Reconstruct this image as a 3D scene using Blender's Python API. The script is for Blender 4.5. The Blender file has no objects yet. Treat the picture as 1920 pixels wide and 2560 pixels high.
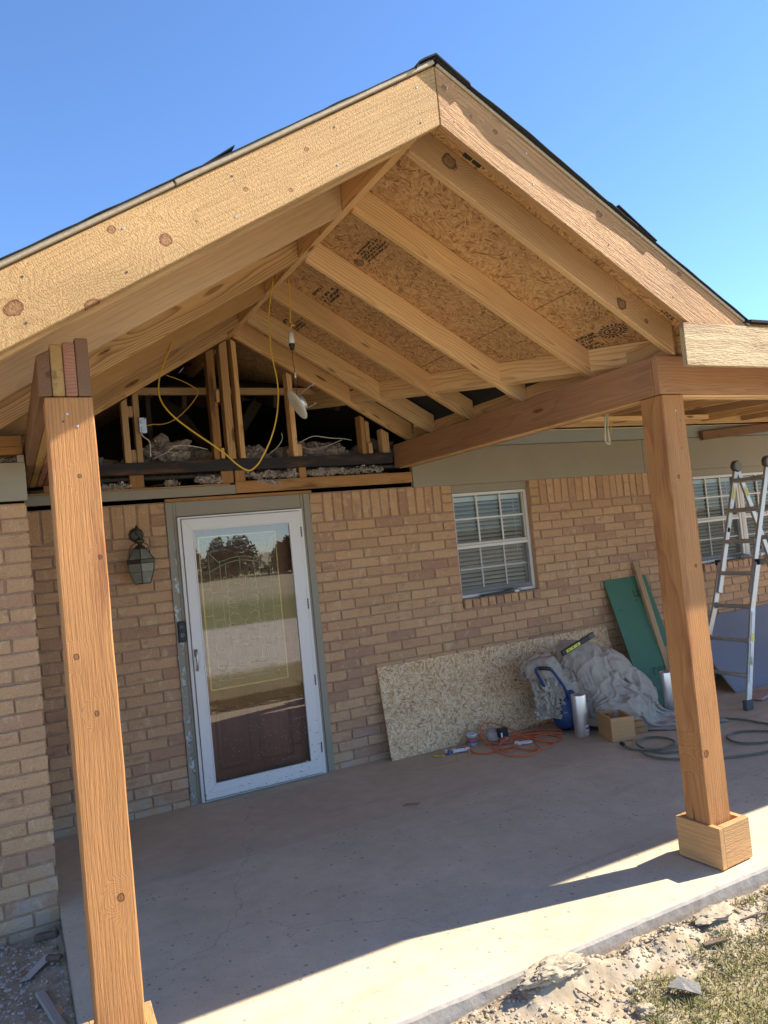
import bpy, bmesh, math, random
import numpy as np
from mathutils import Vector, Matrix, noise as mnoise

random.seed(7)
RNG = np.random.default_rng(7)
sc = bpy.context.scene
COL = sc.collection
R = math.radians

# ------------------------------------------------------------------ camera
CAM = Vector((-1.1256, -5.57645, 1.74982))
YAW, PITCH, ROLL = 0.46721, 0.0358, -0.09806
fw = Vector((math.sin(YAW)*math.cos(PITCH), math.cos(YAW)*math.cos(PITCH), math.sin(PITCH)))
rt = Vector((math.cos(YAW), -math.sin(YAW), 0)); up = rt.cross(fw)
r2 = rt*math.cos(ROLL) + up*math.sin(ROLL); u2 = -rt*math.sin(ROLL) + up*math.cos(ROLL)
cam = bpy.data.objects.new('camera', bpy.data.cameras.new('camera')); COL.objects.link(cam)
cam.matrix_world = Matrix(((r2.x, u2.x, -fw.x, CAM.x), (r2.y, u2.y, -fw.y, CAM.y), (r2.z, u2.z, -fw.z, CAM.z), (0, 0, 0, 1)))
cam.data.sensor_fit = 'HORIZONTAL'; cam.data.sensor_width = 36.0
cam.data.lens = 1893.0/1920.0*36.0
cam.data.clip_start = 0.05; cam.data.clip_end = 2000
sc.camera = cam
sc.render.resolution_x, sc.render.resolution_y = 768, 1024
FPX = 1893.0
def to_px(p):
    d = Vector(p) - CAM; z = d.dot(fw)
    return (960 + FPX*d.dot(r2)/z, 1280 - FPX*d.dot(u2)/z, z)

# ------------------------------------------------------------------ sky, sun, exposure
SUN = Vector((0.97, -0.215, 0.80)).normalized()
w = bpy.data.worlds.new('World'); sc.world = w; w.use_nodes = True
wn = w.node_tree.nodes; wl = w.node_tree.links
bg = wn['Background']; sky = wn.new('ShaderNodeTexSky'); sky.sky_type = 'NISHITA'
sky.sun_disc = False; sky.sun_elevation = math.asin(SUN.z)
sky.sun_rotation = math.atan2(SUN.x, SUN.y)
sky.altitude = 600; sky.air_density = 0.9; sky.dust_density = 0.0; sky.ozone_density = 7.5
wl.new(sky.outputs[0], bg.inputs[0]); bg.inputs[1].default_value = 0.100
sun = bpy.data.objects.new('sun', bpy.data.lights.new('sun', 'SUN')); COL.objects.link(sun)
sun.data.energy = 3.7; sun.data.angle = R(0.53); sun.data.color = (1.0, 0.90, 0.75)
sun.rotation_euler = SUN.to_track_quat('Z', 'Y').to_euler(); sun.location = (6, -6, 9)
sc.view_settings.view_transform = 'Standard'; sc.view_settings.look = 'None'
sc.view_settings.exposure = 1.60; sc.view_settings.gamma = 1.0; sc.view_settings.use_curve_mapping = False
sc.cycles.use_denoising = True
sc.cycles.max_bounces = 8; sc.cycles.diffuse_bounces = 5; sc.cycles.glossy_bounces = 4
sc.cycles.transparent_max_bounces = 12; sc.cycles.caustics_reflective = False; sc.cycles.caustics_refractive = False

# ------------------------------------------------------------------ material helpers
class NT:
    def __init__(self, name):
        self.m = bpy.data.materials.new(name); self.m.use_nodes = True
        self.t = self.m.node_tree; self.t.nodes.clear()
        self.out = self.t.nodes.new('ShaderNodeOutputMaterial')
    def n(self, typ, ins=None, **at):
        nd = self.t.nodes.new('ShaderNode' + typ)
        for k, v in at.items(): setattr(nd, k, v)
        for k, v in (ins or {}).items(): self.set(nd.inputs[k], v)
        return nd
    def set(self, s, v):
        if hasattr(v, 'is_output') or isinstance(v, bpy.types.NodeSocket): self.t.links.new(v, s)
        else:
            if hasattr(s.default_value, '__len__') and not hasattr(v, '__len__'): v = (v,)*len(s.default_value)
            if hasattr(s.default_value, '__len__') and len(s.default_value) == 4 and len(v) == 3: v = (*v, 1)
            s.default_value = v
    def math(self, op, a, b=None, c=None, clamp=False):
        nd = self.n('Math', operation=op, use_clamp=clamp); self.set(nd.inputs[0], a)
        if b is not None: self.set(nd.inputs[1], b)
        if c is not None: self.set(nd.inputs[2], c)
        return nd.outputs[0]
    def vm(self, op, a, b=None):
        nd = self.n('VectorMath', operation=op); self.set(nd.inputs[0], a)
        if b is not None: self.set(nd.inputs[1], b)
        return nd.outputs[0]
    def mix(self, f, a, b, bt='MIX'):
        nd = self.n('Mix', data_type='RGBA', blend_type=bt); self.set(nd.inputs[0], f); self.set(nd.inputs[6], a); self.set(nd.inputs[7], b)
        return nd.outputs[2]
    def ramp(self, f, stops, interp='LINEAR'):
        nd = self.n('ValToRGB'); self.set(nd.inputs[0], f); cr = nd.color_ramp; cr.interpolation = interp
        while len(cr.elements) < len(stops): cr.elements.new(0.5)
        for e, (p, c) in zip(cr.elements, stops): e.position = p; e.color = (*c, 1) if len(c) == 3 else c
        return nd.outputs[0]
    def mr(self, v, a, b, c=0.0, d=1.0, smooth=False):
        nd = self.n('MapRange', interpolation_type='SMOOTHSTEP' if smooth else 'LINEAR'); nd.clamp = True
        for i, x in enumerate((v, a, b, c, d)): self.set(nd.inputs[i], x)
        return nd.outputs[0]
    def obj(self): return self.n('TexCoord').outputs['Object']
    def rnd(self): return self.n('ObjectInfo').outputs['Random']
    def noise(self, v, scale=1.0, detail=3.0, rough=0.55, dist=0.0):
        return self.n('TexNoise', {'Vector': v, 'Scale': scale, 'Detail': detail, 'Roughness': rough, 'Distortion': dist})
    def voro(self, v, scale=1.0, feature='F1', dim='3D', rand=1.0):
        return self.n('TexVoronoi', {'Vector': v, 'Scale': scale, 'Randomness': rand}, feature=feature, voronoi_dimensions=dim)
    def offs(self):
        r = self.rnd(); c = self.n('CombineXYZ')
        for i, k in enumerate((91.3, 53.7, 17.9)): self.set(c.inputs[i], self.math('MULTIPLY', r, k))
        return c.outputs[0]
    def bump(self, h, strength=0.5, dist=0.002, normal=None):
        ins = {'Height': h, 'Strength': strength, 'Distance': dist}
        if normal is not None: ins['Normal'] = normal
        return self.n('Bump', ins).outputs[0]
    def bsdf(self, col, rough=0.7, normal=None, metal=0.0, spec=0.5, **extra):
        ins = {'Base Color': col, 'Roughness': rough, 'Metallic': metal, 'Specular IOR Level': spec}
        if normal is not None: ins['Normal'] = normal
        ins.update(extra)
        b = self.n('BsdfPrincipled', ins); self.t.links.new(b.outputs[0], self.out.inputs[0]); return self.m

MATS = {}
def simple(name, col, rough=0.6, metal=0.0, var=0.12, vscale=9.0, bump=0.0, bscale=60.0, spec=0.4):
    t = NT(name); P = t.vm('ADD', t.obj(), t.offs())
    nz = t.noise(P, vscale, 4, 0.6).outputs[0]
    f = t.mr(nz, 0.3, 0.7, 1-var, 1+var)
    cm = t.n('VectorMath', operation='SCALE'); t.set(cm.inputs[0], col); t.set(cm.inputs['Scale'], f)
    rr = t.mr(nz, 0.3, 0.7, max(0.02, rough-0.08), min(1, rough+0.08))
    nrm = t.bump(t.noise(P, bscale, 3).outputs[0], bump, 0.002) if bump else None
    MATS[name] = t.bsdf(cm.outputs[0], rr, nrm, metal, spec); return MATS[name]

def wood(name, light, late, ring=0.0065, lf=0.55, fib=0.16, bump=0.25, saw=0.0, knots=(), kauto=1.0, rough=0.72, stain=None, sawscale=(160, 300, 300), kcol=(0.12, 0.05, 0.022), center=(0.035, 0.02), check=0.0, kax=2):
    t = NT(name); P = t.obj(); rn = t.rnd(); Pn = t.vm('ADD', P, t.offs())
    sp = t.n('SeparateXYZ', {0: P}).outputs
    wv = t.noise(t.vm('MULTIPLY', Pn, (1.1, 5, 5)), 1.0, 2, 0.5).outputs[1]
    ws = t.n('SeparateXYZ', {0: wv}).outputs
    y = t.math('ADD', sp[1], t.math('MULTIPLY_ADD', ws[0], 0.07, -0.035 + center[0]))
    z = t.math('ADD', sp[2], t.math('MULTIPLY_ADD', ws[1], 0.09, -0.045 + center[1]))
    z = t.math('ADD', z, t.math('MULTIPLY_ADD', rn, 0.12, -0.06))
    r = t.math('SQRT', t.math('ADD', t.math('POWER', y, 2.0), t.math('POWER', z, 2.0)))
    kn = None
    if kauto:
        dv = t.voro(t.vm('MULTIPLY', Pn, (1.9, 9.0, 9.0)), 1.0).outputs['Distance']
        kn = t.mr(dv, 0.075*kauto, 0.14*kauto, 1, 0, True)
        r = t.math('ADD', r, t.mr(dv, 0.0, 0.5, 0.022, 0.0, True))
    for (kx, kz, kr) in knots:
        dx = t.math('MULTIPLY', t.math('SUBTRACT', sp[0], kx), 0.8/kr); dz = t.math('MULTIPLY', t.math('SUBTRACT', sp[kax], kz), 1.0/kr)
        d = t.math('SQRT', t.math('ADD', t.math('POWER', dx, 2.0), t.math('POWER', dz, 2.0)))
        d = t.math('ADD', d, t.math('MULTIPLY_ADD', t.noise(Pn, 26, 2, 0.5).outputs[0], 1.1, -0.55))
        k1 = t.math('MULTIPLY', t.mr(d, 0.85, 1.05, 1, 0, True), t.math('ADD', t.mr(t.math('ABSOLUTE', t.math('SUBTRACT', d, 0.85)), 0.0, 0.22, 0.55, 0.0), t.math('MULTIPLY_ADD', t.math('SINE', t.math('MULTIPLY', d, 13.0)), 0.10, 0.66)))
        kn = k1 if kn is None else t.math('MAXIMUM', kn, k1)
        r = t.math('ADD', r, t.mr(d, 0.8, 5.5, 0.085, 0.0, True))
    ph = t.math('FRACT', t.math('DIVIDE', r, ring))
    lw = t.math('MULTIPLY', t.math('POWER', ph, 3.0), t.mr(ph, 0.9, 1.0, 1, 0))
    fb = t.noise(t.vm('MULTIPLY', Pn, (5, 260, 260)), 1.0, 2, 0.6).outputs[0]
    tone = t.noise(t.vm('MULTIPLY', Pn, (0.9, 4, 4)), 1.0, 3, 0.5).outputs[0]
    c = t.mix(t.math('MULTIPLY', lw, lf), light, late)
    f = t.math('MULTIPLY', t.mr(fb, 0.25, 0.75, 1-fib, 1+fib), t.mr(tone, 0.3, 0.7, 0.84, 1.14))
    f = t.math('MULTIPLY', f, t.math('MULTIPLY_ADD', rn, 0.34, 0.82))
    s = t.n('VectorMath', operation='SCALE'); t.set(s.inputs[0], c); t.set(s.inputs['Scale'], f); c = s.outputs[0]
    if stain:
        sn = t.noise(t.vm('MULTIPLY', Pn, (1.2, 7, 7)), 1.3, 4, 0.6).outputs[0]
        c = t.mix(t.mr(sn, 0.52, 0.72, 0, stain[1], True), c, stain[0])
    if check:
        ck = t.noise(t.vm('MULTIPLY', Pn, (1.6, 55, 55)), 1.0, 2, 0.5).outputs[0]; ck2 = t.noise(t.vm('MULTIPLY', Pn, (1.0, 3, 3)), 1.7, 2).outputs[0]
        cm = t.math('MULTIPLY', t.mr(ck, 0.69, 0.74, 0, 1), t.mr(ck2, 0.45, 0.6, 0, 1)); c = t.mix(t.math('MULTIPLY', cm, check), c, (0.09, 0.045, 0.02, 1))
    if kn is not None:
        kv = t.noise(Pn, 90, 2).outputs[0]
        c = t.mix(t.math('MULTIPLY', kn, t.mr(kv, 0.3, 0.7, 0.7, 1.0)), c, kcol)
    h = t.math('ADD', t.math('MULTIPLY', fb, 0.5), t.math('MULTIPLY', lw, 0.6))
    dist = 0.0012
    if saw:
        sw = t.noise(t.vm('MULTIPLY', Pn, sawscale), 1.0, 3, 0.65).outputs[0]
        h = t.math('ADD', t.math('MULTIPLY', h, 0.4), t.math('MULTIPLY', sw, 1.6)); dist = 0.007*saw
    MATS[name] = t.bsdf(c, rough, t.bump(h, bump if not saw else 0.9, dist), 0, 0.25); return MATS[name]

def osb(name, cols, dark, sc_=1.0, rough=0.75, bump=0.35):
    t = NT(name); P = t.vm('ADD', t.obj(), t.offs())
    warp = t.noise(P, 7*sc_, 2).outputs[1]
    P = t.vm('ADD', P, t.vm('MULTIPLY', t.vm('SUBTRACT', warp, (0.5, 0.5, 0.5)), (0.016, 0.016, 0.0)))
    val = None; hh = None
    for i, (cell, sx, sy) in enumerate(((11, 15, 46), (13, 17, 58), (10, 13, 50), (15, 20, 70), (12, 22, 84))):
        pl = t.vm('ADD', P, (i*3.71, i*1.37, 0))
        cl = t.n('SeparateColor', {0: t.voro(pl, cell*sc_, dim='2D').outputs['Color']}).outputs
        ang = t.math('MULTIPLY', cl[0], 6.283)
        vr = t.n('VectorRotate', {'Vector': pl, 'Angle': ang}, rotation_type='Z_AXIS')
        v = t.voro(t.vm('MULTIPLY', vr.outputs[0], (sx*sc_, sy*sc_, 1)), 1.0, dim='2D'); cs = t.n('SeparateColor', {0: v.outputs['Color']}).outputs
        shade = t.math('MULTIPLY', cs[0], t.mr(v.outputs['Distance'], 0.25, 0.75, 1.0, 0.78))
        if val is None: val, hh = shade, cs[1]
        else:
            msk = t.math('GREATER_THAN', cs[2], 0.55)
            x_ = t.n('Mix', {0: msk, 2: val, 3: shade}); val = x_.outputs[0]
            y_ = t.n('Mix', {0: msk, 2: hh, 3: cs[1]}); hh = y_.outputs[0]
    c = t.ramp(val, [(0.0, dark), (0.16, cols[0]), (0.5, cols[1]), (0.85, cols[2])])
    fb = t.noise(t.vm('MULTIPLY', P, (60, 60, 60)), 1.0, 3, 0.7).outputs[0]
    c = t.mix(t.mr(fb, 0.62, 0.72, 0, 0.55), c, dark)
    lt = t.noise(P, 1.6, 3).outputs[0]
    s = t.n('VectorMath', operation='SCALE'); t.set(s.inputs[0], c); t.set(s.inputs['Scale'], t.mr(lt, 0.3, 0.7, 0.86, 1.12))
    MATS[name] = t.bsdf(s.outputs[0], rough, t.bump(t.math('ADD', hh, fb), bump, 0.0015), 0, 0.3); return MATS[name]

def glassy(name, ior=1.9, tint=(1, 1, 1), bumpscale=0, bumpstr=0.0, rough=0.0, specks=False):
    t = NT(name); P = t.obj()
    nrm = None
    if bumpscale:
        nrm = t.bump(t.noise(t.vm('MULTIPLY', P, (1.0, 1.0, 2.2)), bumpscale, 3, 0.5, 0.6).outputs[0], bumpstr, 0.01)
    fi = {'IOR': ior}
    if nrm is not None: fi['Normal'] = nrm
    fr = t.n('Fresnel', fi).outputs[0]
    gi = {'Color': (1, 1, 1, 1), 'Roughness': rough}
    if nrm is not None: gi['Normal'] = nrm
    g = t.n('BsdfGlossy', gi); tr = t.n('BsdfTransparent', {'Color': tint})
    mx = t.n('MixShader', {0: fr, 1: tr.outputs[0], 2: g.outputs[0]}); o = mx.outputs[0]
    if specks:
        sz = t.n('SeparateXYZ', {0: P}).outputs
        v = t.voro(t.vm('MULTIPLY', P, (1, 0.01, 1)), 62, dim='3D'); cs = t.n('SeparateColor', {0: v.outputs['Color']}).outputs
        dens = t.math('MULTIPLY', t.mr(sz[2], -0.95, -0.18, 1.0, 0.0), t.mr(sz[0], -0.5, 0.4, 0.35, 1.0))
        m = t.math('MULTIPLY', t.math('LESS_THAN', v.outputs['Distance'], t.math('MULTIPLY', cs[1], 0.24)), t.math('LESS_THAN', cs[0], dens))
        d = t.n('BsdfDiffuse', {'Color': (0.5, 0.44, 0.36, 1)})
        o = t.n('MixShader', {0: m, 1: o, 2: d.outputs[0]}).outputs[0]
    t.t.links.new(o, t.out.inputs[0]); MATS[name] = t.m; return t.m

# ---- wood
wood('fir', (0.68, 0.43, 0.205), (0.34, 0.165, 0.065), ring=0.013, lf=0.85)
wood('fir_b', (0.72, 0.48, 0.245), (0.40, 0.205, 0.085), ring=0.018, lf=0.8)
wood('fir_dull', (0.50, 0.33, 0.18), (0.27, 0.145, 0.065), ring=0.013, lf=0.8)
wood('old_lumber', (0.42, 0.22, 0.085), (0.22, 0.10, 0.035), stain=((0.05, 0.028, 0.015), 0.8))
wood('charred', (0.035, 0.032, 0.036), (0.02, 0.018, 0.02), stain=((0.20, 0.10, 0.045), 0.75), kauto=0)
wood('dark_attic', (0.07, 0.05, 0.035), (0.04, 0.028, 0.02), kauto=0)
PK = dict(post_cedar_left=[(-0.504, -0.030, 0.012), (0.106, -0.004, 0.009), (0.30, 0.045, 0.009), (0.896, -0.012, 0.008), (0.62, -0.055, 0.007)], post_cedar_right=[(-0.62, 0.046, 0.017), (0.30, -0.03, 0.009), (0.75, 0.02, 0.010)])
for pn_, pk_ in PK.items(): wood(pn_, (0.50, 0.24, 0.09), (0.29, 0.115, 0.04), ring=0.012, saw=0.32, sawscale=(11, 330, 330), kauto=0, lf=0.75, center=(0.2, 0.05), stain=((0.27, 0.10, 0.045), 0.8), check=0.75, knots=pk_, kax=1, kcol=(0.08, 0.03, 0.014))
wood('beam_cedar', (0.37, 0.195, 0.10), (0.22, 0.105, 0.05), ring=0.014, kauto=0.9, stain=((0.20, 0.10, 0.055), 0.6), bump=0.2)
wood('ply_brown', (0.23, 0.125, 0.07), (0.12, 0.06, 0.032), ring=0.006, center=(0.1, 0.15))
wood('ply_stained', (0.44, 0.27, 0.10), (0.30, 0.16, 0.06), stain=((0.035, 0.03, 0.025), 0.95), kauto=0)
wood('ply_red', (0.46, 0.22, 0.13), (0.26, 0.10, 0.055), ring=0.012, lf=0.9, center=(0.02, 0.3))
wood('trim_cedar', (0.56, 0.32, 0.14), (0.37, 0.18, 0.075), ring=0.013, saw=0.35, sawscale=(25, 200, 200), kauto=1.0)
wood('door_wood', (0.40, 0.15, 0.07), (0.24, 0.08, 0.035), kauto=0, rough=0.45)
wood('weathered', (0.42, 0.38, 0.33), (0.27, 0.23, 0.19), ring=0.006)
# sheets
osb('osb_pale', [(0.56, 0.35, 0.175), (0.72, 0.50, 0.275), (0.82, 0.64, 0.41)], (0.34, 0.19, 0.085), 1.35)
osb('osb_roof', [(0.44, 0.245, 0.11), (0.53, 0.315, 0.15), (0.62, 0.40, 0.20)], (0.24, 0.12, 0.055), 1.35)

def brick_mat():
    t = NT('brick'); P = t.vm('ADD', t.obj(), t.offs()); rn = t.rnd()
    isl = t.n('NewGeometry').outputs['Random Per Island']
    seed = t.math('FRACT', t.math('ADD', t.math('MULTIPLY', rn, 7.31), t.math('MULTIPLY', isl, 13.7)))
    base = t.ramp(seed, [(0.0, (0.57, 0.34, 0.188)), (0.3, (0.59, 0.36, 0.198)), (0.5, (0.50, 0.305, 0.165)), (0.7, (0.60, 0.372, 0.205)), (0.80, (0.50, 0.292, 0.168)), (0.92, (0.43, 0.245, 0.155)), (1.0, (0.57, 0.345, 0.188))])
    Ps = t.vm('ADD', P, t.n('CombineXYZ', {0: t.math('MULTIPLY', seed, 31.0), 1: 0.0, 2: t.math('MULTIPLY', seed, 17.0)}).outputs[0])
    n1 = t.noise(t.vm('MULTIPLY', Ps, (14, 5, 7)), 1.0, 3, 0.6, 1.2).outputs[0]
    c = t.mix(t.mr(n1, 0.56, 0.68, 0, 0.62, True), base, (0.62, 0.46, 0.28, 1))
    n2 = t.noise(t.vm('MULTIPLY', Ps, (8, 5, 18)), 1.0, 3, 0.6).outputs[0]
    c = t.mix(t.mr(n2, 0.55, 0.75, 0, 0.5, True), c, (0.27, 0.155, 0.105, 1))
    fine = t.noise(Ps, 120, 4, 0.7).outputs[0]
    s = t.n('VectorMath', operation='SCALE'); t.set(s.inputs[0], c); t.set(s.inputs['Scale'], t.mr(fine, 0.3, 0.7, 0.82, 1.16)); c = s.outputs[0]
    pit = t.voro(Ps, 42); pm = t.math('MULTIPLY', t.mr(pit.outputs['Distance'], 0.06, 0.13, 1, 0), t.math('GREATER_THAN', t.n('SeparateColor', {0: pit.outputs['Color']}).outputs[0], 0.72))
    c = t.mix(t.math('MULTIPLY', pm, 0.8), c, (0.11, 0.06, 0.04, 1))
    wz = t.n('SeparateXYZ', {0: t.n('NewGeometry').outputs['Position']}).outputs
    cem = t.math('MULTIPLY', t.mr(wz[2], 0.02, 0.34, 1, 0), t.mr(t.noise(t.n('NewGeometry').outputs['Position'], 5, 4, 0.65).outputs[0], 0.42, 0.58, 0.1, 0.75))
    c = t.mix(cem, c, (0.46, 0.41, 0.34, 1))
    scr = t.noise(t.vm('MULTIPLY', Ps, (30, 10, 60)), 1.0, 2, 0.5, 2.5).outputs[0]
    h = t.math('ADD', t.math('MULTIPLY', fine, 0.5), t.math('ADD', t.math('MULTIPLY', scr, 1.2), t.math('MULTIPLY', pm, -1.0)))
    MATS['brick'] = t.bsdf(c, 0.88, t.bump(h, 0.8, 0.006), 0, 0.2)
brick_mat()

def concrete_mat():
    t = NT('concrete'); P = t.obj(); y = t.n('SeparateXYZ', {0: P}).outputs[1]
    n1 = t.noise(P, 1.3, 5, 0.6).outputs[0]; n2 = t.noise(P, 9, 4, 0.6).outputs[0]; n3 = t.noise(P, 220, 3, 0.7).outputs[0]
    front = t.mr(y, -1.172, -1.162, 1, 0)
    c = t.mix(front, (0.57, 0.47, 0.33, 1), (0.61, 0.52, 0.37, 1))
    f = t.math('MULTIPLY', t.mr(n1, 0.3, 0.7, 0.88, 1.10), t.math('MULTIPLY', t.mr(n2, 0.3, 0.7, 0.92, 1.07), t.mr(n3, 0.3, 0.7, 0.93, 1.06)))
    s = t.n('VectorMath', operation='SCALE'); t.set(s.inputs[0], c); t.set(s.inputs['Scale'], f); c = s.outputs[0]
    v = t.voro(t.vm('MULTIPLY', P, (1, 1, 0.01)), 34); cs = t.n('SeparateColor', {0: v.outputs['Color']}).outputs
    pm = t.math('MULTIPLY', t.math('MULTIPLY', t.math('LESS_THAN', v.outputs['Distance'], t.math('MULTIPLY', cs[1], 0.33)), t.math('GREATER_THAN', cs[0], 0.55)), front)
    sc_ = t.ramp(cs[2], [(0.0, (0.19, 0.16, 0.14)), (0.35, (0.30, 0.25, 0.21)), (0.7, (0.46, 0.42, 0.38)), (1.0, (0.55, 0.50, 0.45))])
    c = t.mix(t.math('MULTIPLY', pm, 0.62), c, sc_)
    v2 = t.voro(t.vm('MULTIPLY', P, (1, 1, 0.01)), 95); c2 = t.n('SeparateColor', {0: v2.outputs['Color']}).outputs
    p2 = t.math('MULTIPLY', t.math('MULTIPLY', t.math('LESS_THAN', v2.outputs['Distance'], 0.26), t.math('GREATER_THAN', c2[0], 0.80)), front)
    c = t.mix(t.math('MULTIPLY', p2, 0.6), c, (0.20, 0.16, 0.13, 1))
    # saw joint chalk line and drag marks
    wob = t.math('MULTIPLY_ADD', t.noise(P, 6, 3).outputs[0], 0.012, -0.006)
    jl = t.mr(t.math('ABSOLUTE', t.math('ADD', t.math('ADD', y, 1.167), wob)), 0.001, 0.009, 0.9, 0)
    c = t.mix(t.math('MULTIPLY', jl, t.mr(n2, 0.35, 0.6, 0.35, 1)), c, (0.56, 0.50, 0.44, 1))
    st = t.noise(t.vm('MULTIPLY', P, (0.8, 5, 1)), 1.0, 4, 0.6, 0.8).outputs[0]
    c = t.mix(t.mr(st, 0.58, 0.75, 0, 0.3, True), c, (0.25, 0.21, 0.18, 1))
    du_ = t.noise(t.vm('MULTIPLY', P, (1.0, 1.6, 1)), 2.6, 6, 0.7, 1.2).outputs[0]
    c = t.mix(t.mr(du_, 0.54, 0.72, 0, 0.45, True), c, (0.62, 0.54, 0.43, 1))
    sp_ = t.noise(P, 3.1, 5, 0.75, 0.3).outputs[0]; c = t.mix(t.mr(sp_, 0.64, 0.74, 0, 0.4, True), c, (0.30, 0.245, 0.20, 1))
    crk = t.n('TexVoronoi', {'Vector': t.vm('ADD', P, t.vm('MULTIPLY', t.noise(P, 2.2, 4, 0.6).outputs[1], (0.5, 0.5, 0))), 'Scale': 0.42}, feature='DISTANCE_TO_EDGE', voronoi_dimensions='2D').outputs['Distance']
    c = t.mix(t.mr(crk, 0.0008, 0.0022, 0.35, 0), c, (0.22, 0.18, 0.15, 1))
    MATS['concrete'] = t.bsdf(c, t.mr(n2, 0.3, 0.7, 0.72, 0.9), t.bump(t.math('ADD', n3, t.math('MULTIPLY', n2, 0.6)), 0.25, 0.002), 0, 0.3)
concrete_mat()

def ground_mat():
    t = NT('dirt_and_grass'); P = t.obj(); sx = t.n('SeparateXYZ', {0: P}).outputs
    n1 = t.noise(P, 2.2, 6, 0.65).outputs[0]; n2 = t.noise(P, 40, 4, 0.7).outputs[0]; n3 = t.noise(P, 7, 4, 0.6).outputs[0]
    dirt = t.ramp(n3, [(0.3, (0.31, 0.24, 0.155)), (0.5, (0.41, 0.335, 0.235)), (0.7, (0.50, 0.43, 0.33))])
    dirt = t.mix(t.mr(n2, 0.55, 0.72, 0, 0.5), dirt, (0.30, 0.22, 0.14, 1))
    gr = t.ramp(n2, [(0.25, (0.16, 0.14, 0.06)), (0.5, (0.31, 0.27, 0.13)), (0.75, (0.48, 0.40, 0.23))])
    wob = t.math('MULTIPLY_ADD', n1, 0.9, -0.45)
    yy = t.math('ADD', sx[1], wob)
    gmask = t.mr(yy, -3.75, -3.35, 0.95, 0.0)
    left = t.math('MULTIPLY', t.mr(sx[0], -1.25, -1.05, 1, 0), t.mr(n3, 0.45, 0.6, 0, 0.7))
    c = t.mix(t.math('MAXIMUM', gmask, left), dirt, gr)
    gv = t.voro(P, 22); gc = t.n('SeparateColor', {0: gv.outputs['Color']}).outputs
    grav = t.ramp(gc[0], [(0.0, (0.40, 0.34, 0.27)), (0.5, (0.66, 0.59, 0.48)), (1.0, (0.80, 0.73, 0.62))])
    gb = t.math('MULTIPLY', t.mr(yy, -6.2, -5.8, 1, 0), t.mr(yy, -13.6, -13.0, 0, 1))
    c = t.mix(gb, c, grav)
    far = t.mr(t.math('ADD', yy, t.math('MULTIPLY', n1, 4)), -24, -18, 0.8, 0)
    mid = t.math('MULTIPLY', t.mr(yy, -13.6, -13.0, 1, 0), 0.75); c = t.mix(mid, c, (0.20, 0.225, 0.08, 1))
    c = t.mix(far, c, (0.54, 0.46, 0.30, 1))
    MATS['ground'] = t.bsdf(c, 0.95, t.bump(t.math('ADD', n2, n3), 0.5, 0.006), 0, 0.1)
ground_mat()

simple('mortar', (0.36, 0.235, 0.155), 0.95, var=0.2, vscale=30, bump=0.5, bscale=150)
simple('mortar_wing', (0.36, 0.235, 0.155), 0.95, var=0.2, vscale=30, bump=0.5, bscale=150)
simple('paint_taupe', (0.30, 0.265, 0.20), 0.6, var=0.06, vscale=3, bump=0.12, bscale=40)
simple('paint_sage', (0.30, 0.32, 0.30), 0.55, var=0.06, vscale=3, bump=0.1, bscale=40)
simple('paint_tan_edge', (0.60, 0.50, 0.36), 0.6)
simple('aluminium_white', (0.76, 0.73, 0.69), 0.35, var=0.04, vscale=4)
simple('vinyl_white', (0.70, 0.68, 0.64), 0.4, var=0.04)
simple('vinyl_tan', (0.62, 0.55, 0.45), 0.45, var=0.04)
simple('screen_grey', (0.22, 0.22, 0.215), 0.6, var=0.04)
simple('blind_slat', (0.66, 0.64, 0.60), 0.55, var=0.05)
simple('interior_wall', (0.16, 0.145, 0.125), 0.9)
simple('darkened_decking', (0.050, 0.046, 0.046), 0.95, var=0.3, vscale=6)  # near black: the attic's darkness is put into the base colour
simple('drip_edge', (0.46, 0.36, 0.235), 0.5, var=0.1, vscale=60, bump=0.3, bscale=200)
simple('felt_black', (0.022, 0.021, 0.021), 0.9, var=0.25, vscale=120, bump=0.4, bscale=250)
simple('insulation', (0.52, 0.455, 0.40), 1.0, var=0.4, vscale=28, bump=1.0, bscale=80)
simple('bronze', (0.085, 0.07, 0.048), 0.5, 0.6, var=0.25, vscale=25)
simple('lantern_glass', (0.20, 0.215, 0.17), 0.25, var=0.15, vscale=14)
simple('bulb_white', (0.68, 0.68, 0.64), 0.35)
simple('black_plastic', (0.022, 0.022, 0.023), 0.45)
simple('dark_grey_plastic', (0.09, 0.09, 0.095), 0.5)
simple('hinge_grey', (0.22, 0.22, 0.22), 0.5)
simple('ring_grey', (0.35, 0.35, 0.35), 0.4)
simple('yellow_cable', (0.62, 0.40, 0.05), 0.45, var=0.08)
simple('white_cable', (0.62, 0.60, 0.54), 0.5, var=0.06)
simple('brown_wire', (0.16, 0.07, 0.04), 0.5)
simple('galvanised', (0.62, 0.66, 0.69), 0.35, 0.75, var=0.15, vscale=40)
simple('aluminium', (0.50, 0.50, 0.50), 0.42, 0.85, var=0.12, vscale=14)
simple('stainless', (0.80, 0.79, 0.77), 0.32, 0.9, var=0.03, vscale=6)
simple('brass', (0.74, 0.55, 0.20), 0.4, 0.4, var=0.08)
simple('lead_line', (0.95, 0.80, 0.45), 0.4, 0.0)
simple('orange_cord', (0.66, 0.16, 0.055), 0.45, var=0.1)
simple('hose_green', (0.16, 0.155, 0.115), 0.5, var=0.1)
simple('blue_steel', (0.03, 0.06, 0.16), 0.4, var=0.15, vscale=8)
simple('canvas', (0.44, 0.385, 0.315), 0.92, var=0.12, vscale=5, bump=0.25, bscale=350)
simple('green_sheet', (0.06, 0.165, 0.095), 0.6, var=0.1, vscale=4, bump=0.1)
simple('green_ink', (0.015, 0.075, 0.035), 0.6)
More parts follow.
